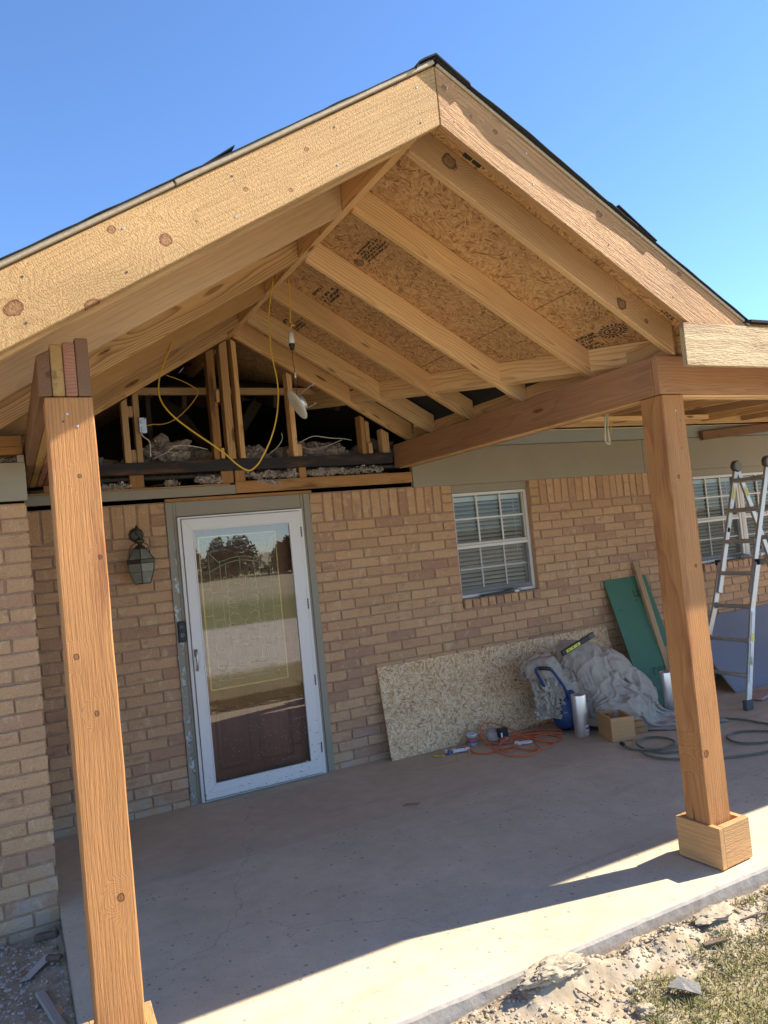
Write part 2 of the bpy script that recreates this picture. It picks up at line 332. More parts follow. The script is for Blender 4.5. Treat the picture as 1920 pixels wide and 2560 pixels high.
simple('blue_grey_panel', (0.21, 0.225, 0.26), 0.55, var=0.05, vscale=3)
simple('panel_edge', (0.36, 0.32, 0.26), 0.7)
simple('label_yellow', (0.75, 0.66, 0.12), 0.5)
simple('label_white', (0.75, 0.75, 0.72), 0.5)
simple('ink', (0.03, 0.03, 0.035), 0.7)
simple('lime_yellow', (0.62, 0.66, 0.06), 0.4)
simple('plastic_white', (0.70, 0.70, 0.68), 0.45, var=0.05)
simple('tub_blue', (0.10, 0.14, 0.30), 0.45)
simple('tub_red', (0.42, 0.12, 0.09), 0.5)
simple('clear_bag', (0.34, 0.27, 0.23), 0.25, var=0.2)
simple('brown_paper', (0.38, 0.23, 0.13), 0.8)
simple('pink_paper', (0.50, 0.33, 0.27), 0.8)
simple('clod', (0.42, 0.35, 0.25), 0.98, var=0.22, vscale=14, bump=0.9, bscale=70)
simple('rubble_grey', (0.46, 0.41, 0.34), 0.98, var=0.3, vscale=14, bump=0.9, bscale=70)
simple('flashing', (0.55, 0.57, 0.60), 0.4, 0.4, var=0.08)
simple('bark', (0.17, 0.12, 0.085), 0.95, var=0.3, vscale=20, bump=0.8)
simple('evergreen', (0.06, 0.08, 0.035), 0.8, var=0.4, vscale=3)
simple('shingle_grey', (0.20, 0.195, 0.18), 0.95, var=0.3, vscale=120, bump=0.5, bscale=300)
simple('concrete_side', (0.36, 0.33, 0.29), 0.95, var=0.2, vscale=18, bump=0.9, bscale=55)
glassy('storm_glass', 2.1, specks=True)
glassy('window_glass', 1.42, (0.90, 0.93, 0.91))
glassy('leaded_glass', 1.5, (0.82, 0.86, 0.80), 14, 0.06)
def grass_mat():
    t = NT('grass_blade'); isl = t.n('NewGeometry').outputs['Random Per Island']
    c = t.ramp(isl, [(0.0, (0.10, 0.13, 0.03)), (0.35, (0.17, 0.19, 0.05)), (0.65, (0.30, 0.26, 0.10)), (1.0, (0.46, 0.38, 0.20))])
    MATS['grass'] = t.bsdf(c, 0.7, spec=0.2)
grass_mat()
def screen_mat():
    t = NT('insect_screen'); d = t.n('BsdfDiffuse', {'Color': (0.30, 0.29, 0.27, 1)}); tr = t.n('BsdfTransparent', {'Color': (1, 1, 1, 1)})
    m = t.n('MixShader', {0: 0.20, 1: tr.outputs[0], 2: d.outputs[0]}); t.t.links.new(m.outputs[0], t.out.inputs[0]); MATS['insect_screen'] = t.m
screen_mat()
def peel_mat():
    t = NT('paint_peeling'); P = t.obj(); z = t.n('SeparateXYZ', {0: P}).outputs[2]
    n = t.noise(t.vm('MULTIPLY', P, (22, 22, 7)), 1.0, 4, 0.65).outputs[0]
    m = t.math('MULTIPLY', t.mr(n, 0.52, 0.56, 0, 1), t.mr(z, 0.55, 0.95, 1, 0, True))
    n2 = t.noise(P, 35, 3).outputs[0]
    pc = t.mix(t.mr(n2, 0.45, 0.55, 0, 1), (0.52, 0.56, 0.54, 1), (0.20, 0.19, 0.175, 1))
    c = t.mix(m, (0.30, 0.265, 0.20, 1), pc)
    MATS['paint_peeling'] = t.bsdf(c, 0.65, t.bump(m, 0.6, 0.002))
peel_mat()
def speck_mat():
    t = NT('aluminium_specked'); P = t.obj(); sx = t.n('SeparateXYZ', {0: P}).outputs
    v = t.voro(t.vm('MULTIPLY', P, (1, 0.02, 1)), 70); cs = t.n('SeparateColor', {0: v.outputs['Color']}).outputs
    dens = t.math('MULTIPLY', t.mr(sx[2], 0.0, 0.45, 0.55, 0.0), t.mr(sx[0], 0.0, 0.9, 0.5, 1.0))
    m = t.math('MULTIPLY', t.math('LESS_THAN', v.outputs['Distance'], t.math('MULTIPLY', cs[1], 0.26)), t.math('LESS_THAN', cs[0], dens))
    c = t.mix(m, (0.76, 0.73, 0.69, 1), (0.14, 0.11, 0.09, 1))
    MATS['aluminium_specked'] = t.bsdf(c, 0.36)
speck_mat()

# ------------------------------------------------------------------ object helpers
WM = {}
I4 = Matrix.Identity(4)
def tag(o, label=None, cat=None, group=None, kind=None):
    if label: o['label'] = label
    if cat: o['category'] = cat
    if group: o['group'] = group
    if kind: o['kind'] = kind
    return o
def place(o, parent=None, frame=None):
    frame = frame or I4
    COL.objects.link(o)
    o.matrix_basis = frame; WM[o.name] = frame.copy()
    if parent is not None:
        o.parent = parent; o.matrix_parent_inverse = WM[parent.name].inverted()
    return o
def thing(name, loc, label, cat, group=None):
    o = bpy.data.objects.new(name, None); o.empty_display_size = 0.1
    place(o, None, Matrix.Translation(loc)); return tag(o, label, cat, group)
def raw(name, verts, faces, mat, smooth=False):
    me = bpy.data.meshes.new(name); me.from_pydata([tuple(v) for v in verts], [], [tuple(f) for f in faces])
    if mat: me.materials.append(MATS[mat])
    if smooth: me.polygons.foreach_set('use_smooth', [True]*len(me.polygons))
    me.update(); return me
def mk(name, verts, faces, mat, parent=None, frame=None, bevel=0, smooth=False):
    """verts in world space; stored in the local space of `frame`"""
    frame = frame or I4; inv = frame.inverted()
    me = raw(name, [inv @ Vector(v) for v in verts], faces, mat, smooth)
    bm = bmesh.new(); bm.from_mesh(me); bmesh.ops.recalc_face_normals(bm, faces=bm.faces)
    if bevel: bmesh.ops.bevel(bm, geom=list(bm.edges), offset=bevel, segments=1, affect='EDGES', clamp_overlap=True)
    bm.to_mesh(me); bm.free()
    if smooth: me.polygons.foreach_set('use_smooth', [True]*len(me.polygons))
    return place(bpy.data.objects.new(name, me), parent, frame)
BOXF = [(0, 1, 3, 2), (4, 6, 7, 5), (0, 4, 5, 1), (2, 3, 7, 6), (0, 2, 6, 4), (1, 5, 7, 3)]
def boxv(a, b):
    return [Vector((x, y, z)) for x in (a[0], b[0]) for y in (a[1], b[1]) for z in (a[2], b[2])]
def axes(o, x, y, z):
    return Matrix(((x.x, y.x, z.x, o.x), (x.y, y.y, z.y, o.y), (x.z, y.z, z.z, o.z), (0, 0, 0, 1)))
def frame_of(origin, x, zhint=(0, 0, 1)):
    x = Vector(x).normalized(); zh = Vector(zhint)
    if abs(x.dot(zh.normalized())) > 0.98: zh = Vector((0, -1, 0))
    y = zh.cross(x).normalized(); z = x.cross(y)
    return axes(Vector(origin), x, y, z)
def box(name, a, b, mat, parent=None, bevel=0.002, grain='X'):
    """axis-aligned block; grain says which world axis the local X (wood grain) follows"""
    c = (Vector(a) + Vector(b))/2
    f = {'X': frame_of(c, (1, 0, 0)), 'Y': frame_of(c, (0, 1, 0)), 'Z': frame_of(c, (0, 0, 1))}[grain]
    return mk(name, boxv(a, b), BOXF, mat, parent, f, bevel)
def bar(name, p0, p1, w, h, mat, parent=None, bevel=0.002, zhint=(0, 0, 1)):
    """straight board from p0 to p1, w across, h along zhint"""
    p0 = Vector(p0); p1 = Vector(p1); L = (p1-p0).length
    f = frame_of((p0+p1)/2, p1-p0, zhint)
    vs = [f @ v for v in boxv((-L/2, -w/2, -h/2), (L/2, w/2, h/2))]
    return mk(name, vs, BOXF, mat, parent, f, bevel)
def prism(name, poly, d, mat, parent=None, frame=None, bevel=0.0015):
    """poly: world points of one face, d: extrusion vector"""
    n = len(poly); vs = [Vector(p) for p in poly] + [Vector(p)+Vector(d) for p in poly]
    fs = [tuple(range(n)), tuple(range(2*n-1, n-1, -1))] + [(i, (i+1) % n, n+(i+1) % n, n+i) for i in range(n)]
    if frame is None: frame = frame_of(sum((Vector(p) for p in poly), Vector())/n, Vector(poly[1])-Vector(poly[0]))
    return mk(name, vs, fs, mat, parent, frame, bevel)
def catmull(pts, sub=6, closed=False):
    P = [Vector(p) for p in pts]; n = len(P); out = []
    rng = range(n) if closed else range(n-1)
    for i in rng:
        p0 = P[(i-1) % n] if closed or i > 0 else P[0]*2-P[1]
        p1 = P[i]; p2 = P[(i+1) % n]; p3 = P[(i+2) % n] if closed or i+2 < n else P[-1]*2-P[-2]
        for k in range(sub):
            t = k/sub
            out.append(0.5*((2*p1) + (p2-p0)*t + (2*p0-5*p1+4*p2-p3)*t*t + (3*p1-p0-3*p2+p3)*t**3))
    if not closed: out.append(P[-1])
    return out
def tube_geo(path, r, sides=8, closed=False, flat=1.0, hint=None):
    P = [Vector(p) for p in path]; n = len(P); vs = []; fs = []; N = None
    for i in range(n):
        a = P[(i-1) % n] if closed or i > 0 else P[0]; b = P[(i+1) % n] if closed or i < n-1 else P[-1]
        T = (b-a).normalized()
        if N is None:
            N = Vector(hint) if hint else (Vector((0, 0, 1)) if abs(T.z) < 0.9 else Vector((1, 0, 0)))
        N = (N - T*N.dot(T)); N = N.normalized() if N.length > 1e-6 else T.orthogonal().normalized()
        B = T.cross(N); rr = r[i] if hasattr(r, '__len__') else r
        for k in range(sides):
            a_ = 2*math.pi*k/sides
            vs.append(P[i] + (N*math.cos(a_)*flat + B*math.sin(a_))*rr)
    for i in range(n if closed else n-1):
        for k in range(sides):
            a0 = i*sides+k; a1 = i*sides+(k+1) % sides; j = (i+1) % n
            fs.append((a0, a1, j*sides+(k+1) % sides, j*sides+k))
    if not closed: fs += [tuple(range(sides-1, -1, -1)), tuple(range((n-1)*sides, n*sides))]
    return vs, fs
def tube(name, pts, r, mat, parent=None, sub=6, sides=8, closed=False, flat=1.0, smooth=True, hint=None):
    path = catmull(pts, sub, closed) if sub > 1 else pts
    vs, fs = tube_geo(path, r, sides, closed, flat, hint)
    return mk(name, vs, fs, mat, parent, None, 0, smooth)
def merge(parts):
    V = []; F = []
    for v, f in parts:
        o = len(V); V += list(v); F += [tuple(i+o for i in q) for q in f]
    return V, F
def lathe_geo(prof, c, axis=(0, 0, 1), sides=20, cap=True):
    f = frame_of(c, axis); vs = []; fs = []
    for (r, h) in prof:
        for k in range(sides):
            a = 2*math.pi*k/sides; vs.append(f @ Vector((h, r*math.cos(a), r*math.sin(a))))
    for i in range(len(prof)-1):
        for k in range(sides):
            fs.append((i*sides+k, i*sides+(k+1) % sides, (i+1)*sides+(k+1) % sides, (i+1)*sides+k))
    if cap: fs += [tuple(range(sides)), tuple(range((len(prof)-1)*sides, len(prof)*sides))]
    return vs, fs
def lathe(name, prof, c, mat, parent=None, axis=(0, 0, 1), sides=20, cap=True, smooth=True):
    vs, fs = lathe_geo(prof, c, axis, sides, cap)
    o = mk(name, vs, fs, mat, parent, None, 0, False)
    if smooth:
        for p in o.data.polygons: p.use_smooth = len(p.vertices) == 4
    return o
def blob_geo(c, r, seed, sub=2, rough=0.35, freq=1.6):
    bm = bmesh.new(); bmesh.ops.create_icosphere(bm, subdivisions=sub, radius=1.0)
    vs = []
    for v in bm.verts:
        n = mnoise.noise(v.co*freq + Vector((seed*3.1, seed*1.7, seed*5.3)))
        n2 = mnoise.noise(v.co*freq*3.1 + Vector((seed*1.1, seed*7.7, seed*2.3)))
        n3 = mnoise.noise(v.co*freq*8.3 + Vector((seed*2.1, seed*0.7, seed*4.3))); q = v.co*(1+rough*n+rough*0.45*n2+rough*0.22*n3); vs.append(Vector(c)+Vector((q.x*r[0], q.y*r[1], q.z*r[2])))
    fs = [tuple(v.index for v in f.verts) for f in bm.faces]; bm.free(); return vs, fs
def vnoise(x, y, seed=0):
    """smooth 2-D value noise on numpy arrays, 0..1"""
    xi = np.floor(x).astype(int); yi = np.floor(y).astype(int); xf = x-xi; yf = y-yi
    def hsh(a, b):
        h = (a*374761393 + b*668265263 + seed*974711) & 0x7fffffff
        h = ((h ^ (h >> 13))*1274126177) & 0x7fffffff
        return ((h ^ (h >> 16)) & 0xffff)/65535.0
    u = xf*xf*(3-2*xf); v = yf*yf*(3-2*yf)
    return (hsh(xi, yi)*(1-u)+hsh(xi+1, yi)*u)*(1-v) + (hsh(xi, yi+1)*(1-u)+hsh(xi+1, yi+1)*u)*v
def fbm(x, y, f, oct_=4, seed=0):
    s = 0; a = 1; tot = 0
    for i in range(oct_):
        s = s + a*vnoise(x*f+i*17.3, y*f-i*9.1, seed+i); tot += a; a *= 0.55; f *= 2.07
    return s/tot

# ------------------------------------------------------------------ key dimensions (metres, wall face y=0, slab top z=0)
X0, SLOPE, SAP = 0.51, 0.585, 3.554           # ridge x, roof pitch, underside of deck at ridge
def S(x): return SAP - SLOPE*abs(x-X0)         # underside of the gable deck
def SH(y): return 2.685 + 0.13*(y+2.551)       # underside of the side roof deck
GEN = Vector((1, 0, -SLOPE)).normalized(); GENL = Vector((-1, 0, -SLOPE)).normalized()

# ------------------------------------------------------------------ ground
def ground_h(x, y):
    x = np.asarray(x, float); y = np.asarray(y, float)
    near = np.clip(1-(np.hypot(x-0.5, y+3.2)-3.0)/3.0, 0, 1)
    h = -0.075 - 0.03*np.clip((-0.95-x)/0.2, 0, 1) + 0.0*x
    h = h + near*(0.022*(fbm(x, y, 2.3, 4, 3)-0.5) + 0.030*(fbm(x, y, 9, 4, 8)-0.5) + 0.014*(fbm(x, y, 38, 3, 5)-0.5))
    ridge = np.exp(-((y+3.11)/0.075)**2)
    h = h + ridge*(0.06*np.clip((fbm(x, y, 5, 3, 21)-0.42)*3, 0, 1))*np.clip((x-0.25)/0.3, 0, 1)
    h = h + 0.075*np.exp(-(((x-0.70)/0.19)**4 + ((y+3.095)/0.075)**4))*(0.75+0.5*fbm(x, y, 14, 3, 11))
    h = h + 0.03*np.exp(-(((x-1.45)/0.35)**2 + ((y+3.16)/0.12)**2))*(0.5+fbm(x, y, 12, 3, 13))
    h = h + near*0.025*np.clip((-3.3-y)/0.6, 0, 1)
    h = h + (1-near)*0.03*np.minimum(1, np.abs(y+3)/6)
    return h
def axis_coords(fine0, fine1, step, far):
    c = list(np.arange(fine0, fine1+1e-6, step)); s = step
    while c[-1] < far: s *= 1.35; c.append(c[-1]+s)
    s = step
    while c[0] > -far: s *= 1.35; c.insert(0, c[0]-s)
    return np.array(c)
gx = axis_coords(-1.7, 2.4, 0.0125, 900); gy = axis_coords(-4.1, -0.9, 0.0125, 900)
GX, GY = np.meshgrid(gx, gy, indexing='ij'); GZ = ground_h(GX, GY)
inside = (GX > -0.99) & (GY > -3.0)
GZ = np.where(inside, -0.14, GZ)
nx, ny = GX.shape; idx = np.arange(nx*ny).reshape(nx, ny)
q = np.stack([idx[:-1, :-1], idx[1:, :-1], idx[1:, 1:], idx[:-1, 1:]], -1).reshape(-1, 4)
me = bpy.data.meshes.new('ground'); me.vertices.add(nx*ny); me.vertices.foreach_set('co', np.stack([GX, GY, GZ], -1).astype(np.float32).ravel())
me.loops.add(q.size); me.loops.foreach_set('vertex_index', q.astype(np.int32).ravel())
me.polygons.add(len(q)); me.polygons.foreach_set('loop_start', np.arange(0, q.size, 4, dtype=np.int32)); me.polygons.foreach_set('loop_total', np.full(len(q), 4, np.int32))
me.update(calc_edges=True); me.validate(); me.materials.append(MATS['ground']); me.polygons.foreach_set('use_smooth', [True]*len(q))
tag(place(bpy.data.objects.new('ground', me)), kind='structure')

# slab: level top with a slightly broken front edge
def slab():
    xs = list(np.arange(-1.0, 3.2, 0.02)) + list(np.arange(3.2, 10.2, 0.4))
    vs = []; fs = []; rows = []
    for x in xs:
        j = 0.003*(mnoise.noise(Vector((x*3, 0, 0)))) ; k = 0.0016*mnoise.noise(Vector((x*15, 4, 0)))
        prof = [(0.02, 0), (-2.985, 0.0), (-3.004+j+k, -0.003), (-3.016+j+2*k, -0.013+k), (-3.019+j, -0.05), (-3.02, -0.15), (0.02, -0.15)]
        rows.append(len(vs)); vs += [(x, y, z) for y, z in prof]
    m = 7
    for a, b in zip(rows[:-1], rows[1:]):
        for i in range(m): fs.append((a+i, b+i, b+(i+1) % m, a+(i+1) % m))
    fs += [tuple(range(m)), tuple(range(rows[-1], rows[-1]+m))]
    o = mk('concrete_patio', vs, fs, 'concrete'); tag(o, kind='structure')
    o.data.materials.append(MATS['concrete_side'])
    for p in o.data.polygons:
        if abs(p.normal.z) < 0.8: p.material_index = 1
slab()

# ------------------------------------------------------------------ brick house
house = thing('brick_house', (0, 0, 0), 'tan brick house under repair with grey trim and open gable above the door', 'house')
CH, BL, BH, JT = 0.0785, 0.257, 0.068, 0.0105
def brick_variants():
    out = []
    for k in range(6):
        rg = random.Random(k)
        bm = bmesh.new(); bmesh.ops.create_cube(bm, size=1.0)
        for v in bm.verts: v.co = Vector((v.co.x*(BL-JT), v.co.y*0.085, v.co.z*BH))
        bmesh.ops.bevel(bm, geom=list(bm.edges), offset=0.0045, segments=1, affect='EDGES')
        for v in bm.verts: v.co += Vector((rg.uniform(-1, 1)*0.0030, rg.uniform(-1, 1)*0.0022, rg.uniform(-1, 1)*0.0026))
        me = bpy.data.meshes.new('brick'); bm.to_mesh(me); bm.free(); me.materials.append(MATS['brick']); out.append(me)
    return out
BV = brick_variants()
bricks = []      # (wall key, matrix, variant)
def add_brick(key, c, ln, ht, udir, ndir, rot=False):
    """c: centre of the outer face"""
    z = Vector((0, 0, 1)); u = Vector(udir); n = Vector(ndir)
    jit = random.uniform(-0.0035, 0.0025)
    ctr = Vector(c) - n*(0.0425+jit)
    a = math.radians(random.uniform(-0.5, 0.5))
    if not rot: X, Z = u, z; sx, sz = ln/(BL-JT), ht/BH
    else: X, Z = z, -u; sx, sz = ht/(BL-JT), ln/BH
    X2 = X*math.cos(a)+Z*math.sin(a); Z2 = Z*math.cos(a)-X*math.sin(a)
    Y = Z2.cross(X2)
    s1 = random.choice((1, -1))
    M = axes(ctr, X2*s1, Y*s1, Z2) if s1 == 1 else axes(ctr, -X2, -Y, Z2)
    bricks.append((key, M @ Matrix.Diagonal((sx, 1, sz, 1)), random.randrange(6)))
def rows_fill(key, u0, u1, ztop, zbot, openings, pt, udir, ndir, phase=0.0):
    k = 0
    while True:
        zt = ztop - k*CH; zb = zt-CH
        if zt <= zbot+0.02: break
        iv = [(u0, u1)]
        for (a, b, c, d) in openings:
            if zt > c+0.03 and zb < d-0.03:
                iv = [s for (p, q_) in iv for s in ((p, min(q_, a)), (max(p, b), q_)) if s[1]-s[0] > 0.03]
        off = phase + (0.5 if k % 2 else 0.0)*BL + random.uniform(-0.008, 0.008)
        for (a, b) in iv:
            i = math.floor((a-off)/BL)
            while off+i*BL < b:
                s = max(a, off+i*BL+JT/2); e = min(b, off+(i+1)*BL-JT/2)
                if e-s > 0.025:
                    add_brick(key, pt((s+e)/2, (max(zb, zbot)+zt)/2 - 0.0), e-s, (zt-max(zb, zbot))-JT, udir, ndir)
                i += 1
        k += 1
def pt_main(u, z): return (u, 0.0, z)
def pt_wing(u, z): return (u, -1.13, z)
def pt_ret(u, z): return (-1.0, u, z)
WOP = [(-0.072, 1.04, -1, 2.2), (2.36, 3.19, 1.088, 2.2), (5.31, 6.92, 1.088, 2.2)]
rows_fill('main', -0.985, 9.8, 1.93, -0.03, WOP, pt_main, (1, 0, 0), (0, -1, 0), 0.06)
rows_fill('wing', -4.0, -1.0, 2.13, -0.2, [], pt_wing, (1, 0, 0), (0, -1, 0), -1.0+0.0)
rows_fill('ret', -1.035, -0.01, 2.13, -0.15, [], pt_ret, (0, 1, 0), (1, 0, 0), -1.0)
# soldier course with stacked closers beside the openings
def soldiers(a, b, closers=(True, True), top=2.165):
    if closers[0]:
        for i in range(3): add_brick('main', pt_main(a+0.052, 1.9355+0.0335+i*CH), 0.098, BH, (1, 0, 0), (0, -1, 0))
        a += 0.109
    if closers[1]:
        for i in range(3): add_brick('main', pt_main(b-0.052, 1.9355+0.0335+i*CH), 0.098, BH, (1, 0, 0), (0, -1, 0))
        b -= 0.109
    n = max(1, round((b-a)/0.0855)); st = (b-a)/n
    for i in range(n):
        add_brick('main', pt_main(a+(i+0.5)*st, 1.9355+0.115+random.uniform(-0.004, 0.004)), st-0.014, 0.228+random.uniform(-0.006, 0.003), (1, 0, 0), (0, -1, 0), True)
soldiers(-0.985, -0.075, (False, True)); soldiers(1.043, 2.358); soldiers(3.192, 5.308); soldiers(6.922, 9.6, (True, False))
for (a, b) in ((2.365, 3.185), (5.315, 6.915)):                    # rowlock sills
    n = round((b-a)/0.0855); st = (b-a)/n
    for i in range(n):
        add_brick('main', (a+(i+0.5)*st, -0.022, 1.122), st-0.012, 0.070, (1, 0, 0), (0, -1, 0))
# mortar bodies (walls with openings)
def wall_body(name, u0, u1, z0, z1, openings, depth, mat, fr):
    us = sorted({u0, u1, *[min(max(o, u0), u1) for a in openings for o in a[:2]]})
    zs = sorted({z0, z1, *[min(max(o, z0), z1) for a in openings for o in a[2:]]})
    parts = []
    for a, b in zip(us[:-1], us[1:]):
        for c, d in zip(zs[:-1], zs[1:]):
            m = ((a+b)/2, (c+d)/2)
            if any(o[0] < m[0] < o[1] and o[2] < m[1] < o[3] for o in openings): continue
            parts.append(([fr(a, c, 0.009), fr(b, c, 0.009), fr(b, d, 0.009), fr(a, d, 0.009), fr(a, c, depth), fr(b, c, depth), fr(b, d, depth), fr(a, d, depth)],
                          [(0, 1, 2, 3), (7, 6, 5, 4), (0, 4, 5, 1), (1, 5, 6, 2), (2, 6, 7, 3), (3, 7, 4, 0)]))
    V, F = merge(parts); return mk(name, V, F, mat, house)
wall_main = wall_body('wall', -0.99, 9.8, -0.1, 2.17, [(a, b, c, 2.155) for a, b, c, d in WOP], 0.16, 'mortar', lambda u, z, d: (u, d, z))
wall_wing = wall_body('wall', -4.0, -1.01, -0.25, 2.13, [], 0.09, 'mortar_wing', lambda u, z, d: (u, -1.13+d, z))
wall_ret = wall_body('wall', -1.12, 0.0, -0.25, 2.13, [], 0.09, 'mortar_wing', lambda u, z, d: (-1.0-d, u, z))
WALLS = {'main': wall_main, 'wing': wall_wing, 'ret': wall_ret}
def score(b):
    c = b[1].translation; x, y, z = to_px(c)
    vis = -40 < x < 1960 and -40 < y < 2600 and z > 0
    if b[0] == 'ret': vis = False
    area = abs(b[1].col[0].length*b[1].col[2].length)/(z*z)
    return (1 if vis else 0)*area
bricks.sort(key=score, reverse=True)
for key, M, v in bricks[:298]:
    place(bpy.data.objects.new('brick', BV[v]), WALLS[key], M)
rest = {}
BVV = [(np.array([v.co[:] for v in m.vertices]), [tuple(p.vertices) for p in m.polygons]) for m in BV]
for key, M, v in bricks[298:]: rest.setdefault(key, []).append((M, v))
for key, L in rest.items():
    V = []; F = []
    for M, v in L:
        co, fs = BVV[v]; A = np.array(M); o = len(V)
        V += (co @ A[:3, :3].T + A[:3, 3]).tolist(); F += [tuple(i+o for i in f) for f in fs]
    o = place(bpy.data.objects.new('brick_courses', raw('brick_courses', V, F, 'brick')), WALLS[key]); o['kind'] = 'stuff'

# shell of the house behind the front wall
box('wall', (-4.1, 6.0, -0.2), (9.9, 6.15, 5.0), 'interior_wall', house, 0)
prism('wall', [(9.8, 0, -0.2), (9.8, 6.0, -0.2), (9.8, 6.0, 4.9), (9.8, 0.4, 3.05), (9.8, 0, 2.95)], (0.15, 0, 0), 'interior_wall', house, None, 0)
prism('wall', [(-4.15, -1.1, -0.2), (-4.15, 6.0, -0.2), (-4.15, 6.0, 4.9), (-4.15, -1.1, 2.68)], (0.15, 0, 0), 'interior_wall', house, None, 0)
box('interior_floor', (-4.0, 0.17, -0.12), (9.8, 6.0, -0.02), 'interior_wall', house, 0)
box('ceiling', (-4.0, 0.02, 2.34), (9.8, 6.0, 2.36), 'darkened_decking', house, 0)
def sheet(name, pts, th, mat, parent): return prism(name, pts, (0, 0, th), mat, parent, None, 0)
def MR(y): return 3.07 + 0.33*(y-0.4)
sheet('roof', [(-1.2, 0.45, MR(0.45)), (9.95, 0.45, MR(0.45)), (9.95, 6.2, MR(6.2)), (-1.2, 6.2, MR(6.2))], 0.03, 'darkened_decking', house)
sheet('roof', [(-4.3, -1.45, 2.60), (-1.21, -1.45, 2.60), (-1.21, 6.2, MR(6.2)), (-4.3, 6.2, MR(6.2))], 0.03, 'darkened_decking', house)
box('roof_edge_board', (-1.0, 0.41, 3.045), (2.2, 0.446, 3.10), 'fir_dull', house)
# grey frieze / fascia boards on the house
box('frieze_board', (1.978, -0.026, 2.157), (4.62, 0.02, 2.486), 'paint_taupe', house)
box('frieze_board', (4.624, -0.026, 2.157), (9.8, 0.02, 2.486), 'paint_taupe', house)
box('soffit_board', (1.98, -0.014, 2.490), (9.8, 0.02, 2.606), 'paint_sage', house)
box('edge_strip', (1.98, -0.03, 2.607), (9.8, 0.02, 2.617), 'paint_tan_edge', house)
box('sill_board', (-0.985, -0.02, 2.200), (0.455, 0.02, 2.268), 'paint_taupe', house)
box('sill_board', (0.458, -0.018, 2.203), (1.975, 0.02, 2.292), 'old_lumber', house)
box('sill_board', (-0.985, -0.012, 2.269), (0.42, 0.06, 2.281), 'old_lumber', house)
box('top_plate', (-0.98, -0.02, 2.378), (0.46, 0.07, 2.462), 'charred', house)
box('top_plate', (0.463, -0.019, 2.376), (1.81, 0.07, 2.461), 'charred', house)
for x0, x1 in ((-0.30, -0.20), (0.36, 0.452), (0.464, 0.545), (0.98, 1.04), (-0.86, -0.78)):
    box('cripple_block', (x0, 0.0, 2.283), (x1, 0.06, 2.376), 'old_lumber', house, grain='Z')
# gable studs
def stud(x0, x1, y0, y1, zb, mat, cut=True):
    za, zc = S(x0)-0.17, S(x1)-0.17
    return prism('stud', [(x0, y0, zb), (x1, y0, zb), (x1, y0, zc), (x0, y0, za)], (0, y1-y0, 0), mat, house, frame_of(((x0+x1)/2, y0, 2.9), (0, 0, 1)))
stud(-0.315, -0.272, -0.005, 0.085, 2.464, 'fir_dull'); stud(-0.232, -0.192, -0.005, 0.085, 2.464, 'fir_dull')
box('blocking', (-0.272, 0.01, 2.464), (-0.232, 0.075, 2.56), 'fir_dull', house, grain='Z')
box('blocking', (-0.272, 0.01, 2.80), (-0.232, 0.075, 2.875), 'fir_dull', house, grain='Z')
stud(0.325, 0.362, 0.0, 0.085, 2.464, 'old_lumber'); stud(0.364, 0.392, 0.03, 0.085, 2.464, 'old_lumber')
box('blocking', (0.375, 0.0, 2.90), (0.402, 0.03, 2.99), 'fir', house, grain='Z'); box('blocking', (0.375, 0.0, 2.47), (0.402, 0.03, 2.55), 'fir', house, grain='Z')
stud(0.428, 0.486, -0.01, 0.085, 2.465, 'fir'); stud(0.52, 0.556, -0.02, 0.085, 2.465, 'fir')
stud(0.945, 0.985, -0.01, 0.085, 2.464, 'fir'); box('blocking', (0.987, 0.0, 2.464), (1.022, 0.06, 2.56), 'fir_b', house, grain='Z')
stud(1.545, 1.582, -0.01, 0.085, 2.463, 'old_lumber'); stud(1.60, 1.635, 0.02, 0.085, 2.463, 'fir'); box('blocking', (1.602, -0.01, 2.463), (1.637, 0.018, 2.55), 'fir_b', house, grain='Z')
stud(1.735, 1.80, 0.0, 0.085, 2.463, 'fir')
# old framing in the dark attic
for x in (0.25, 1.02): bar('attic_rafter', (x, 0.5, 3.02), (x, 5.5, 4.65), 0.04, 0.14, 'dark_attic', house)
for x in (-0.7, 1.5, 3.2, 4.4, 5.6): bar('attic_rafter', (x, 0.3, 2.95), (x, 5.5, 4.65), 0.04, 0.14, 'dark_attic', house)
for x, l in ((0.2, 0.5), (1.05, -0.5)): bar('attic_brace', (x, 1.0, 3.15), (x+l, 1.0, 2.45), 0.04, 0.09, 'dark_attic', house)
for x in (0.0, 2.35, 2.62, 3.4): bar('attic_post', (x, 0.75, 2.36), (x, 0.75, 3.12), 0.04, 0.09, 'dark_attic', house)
# left wing above the brick
box('frieze_board', (-4.0, -1.155, 2.142), (-0.995, -1.11, 2.345), 'paint_taupe', house)
box('corner_board', (-1.03, -1.158, 2.346), (-0.996, -1.12, 2.385), 'weathered', house)
box('sill_board', (-4.0, -1.13, 2.392), (-1.0, -1.05, 2.432), 'old_lumber', house); box('sill_board', (-4.0, -1.128, 2.434), (-1.0, -1.05, 2.492), 'old_lumber', house)

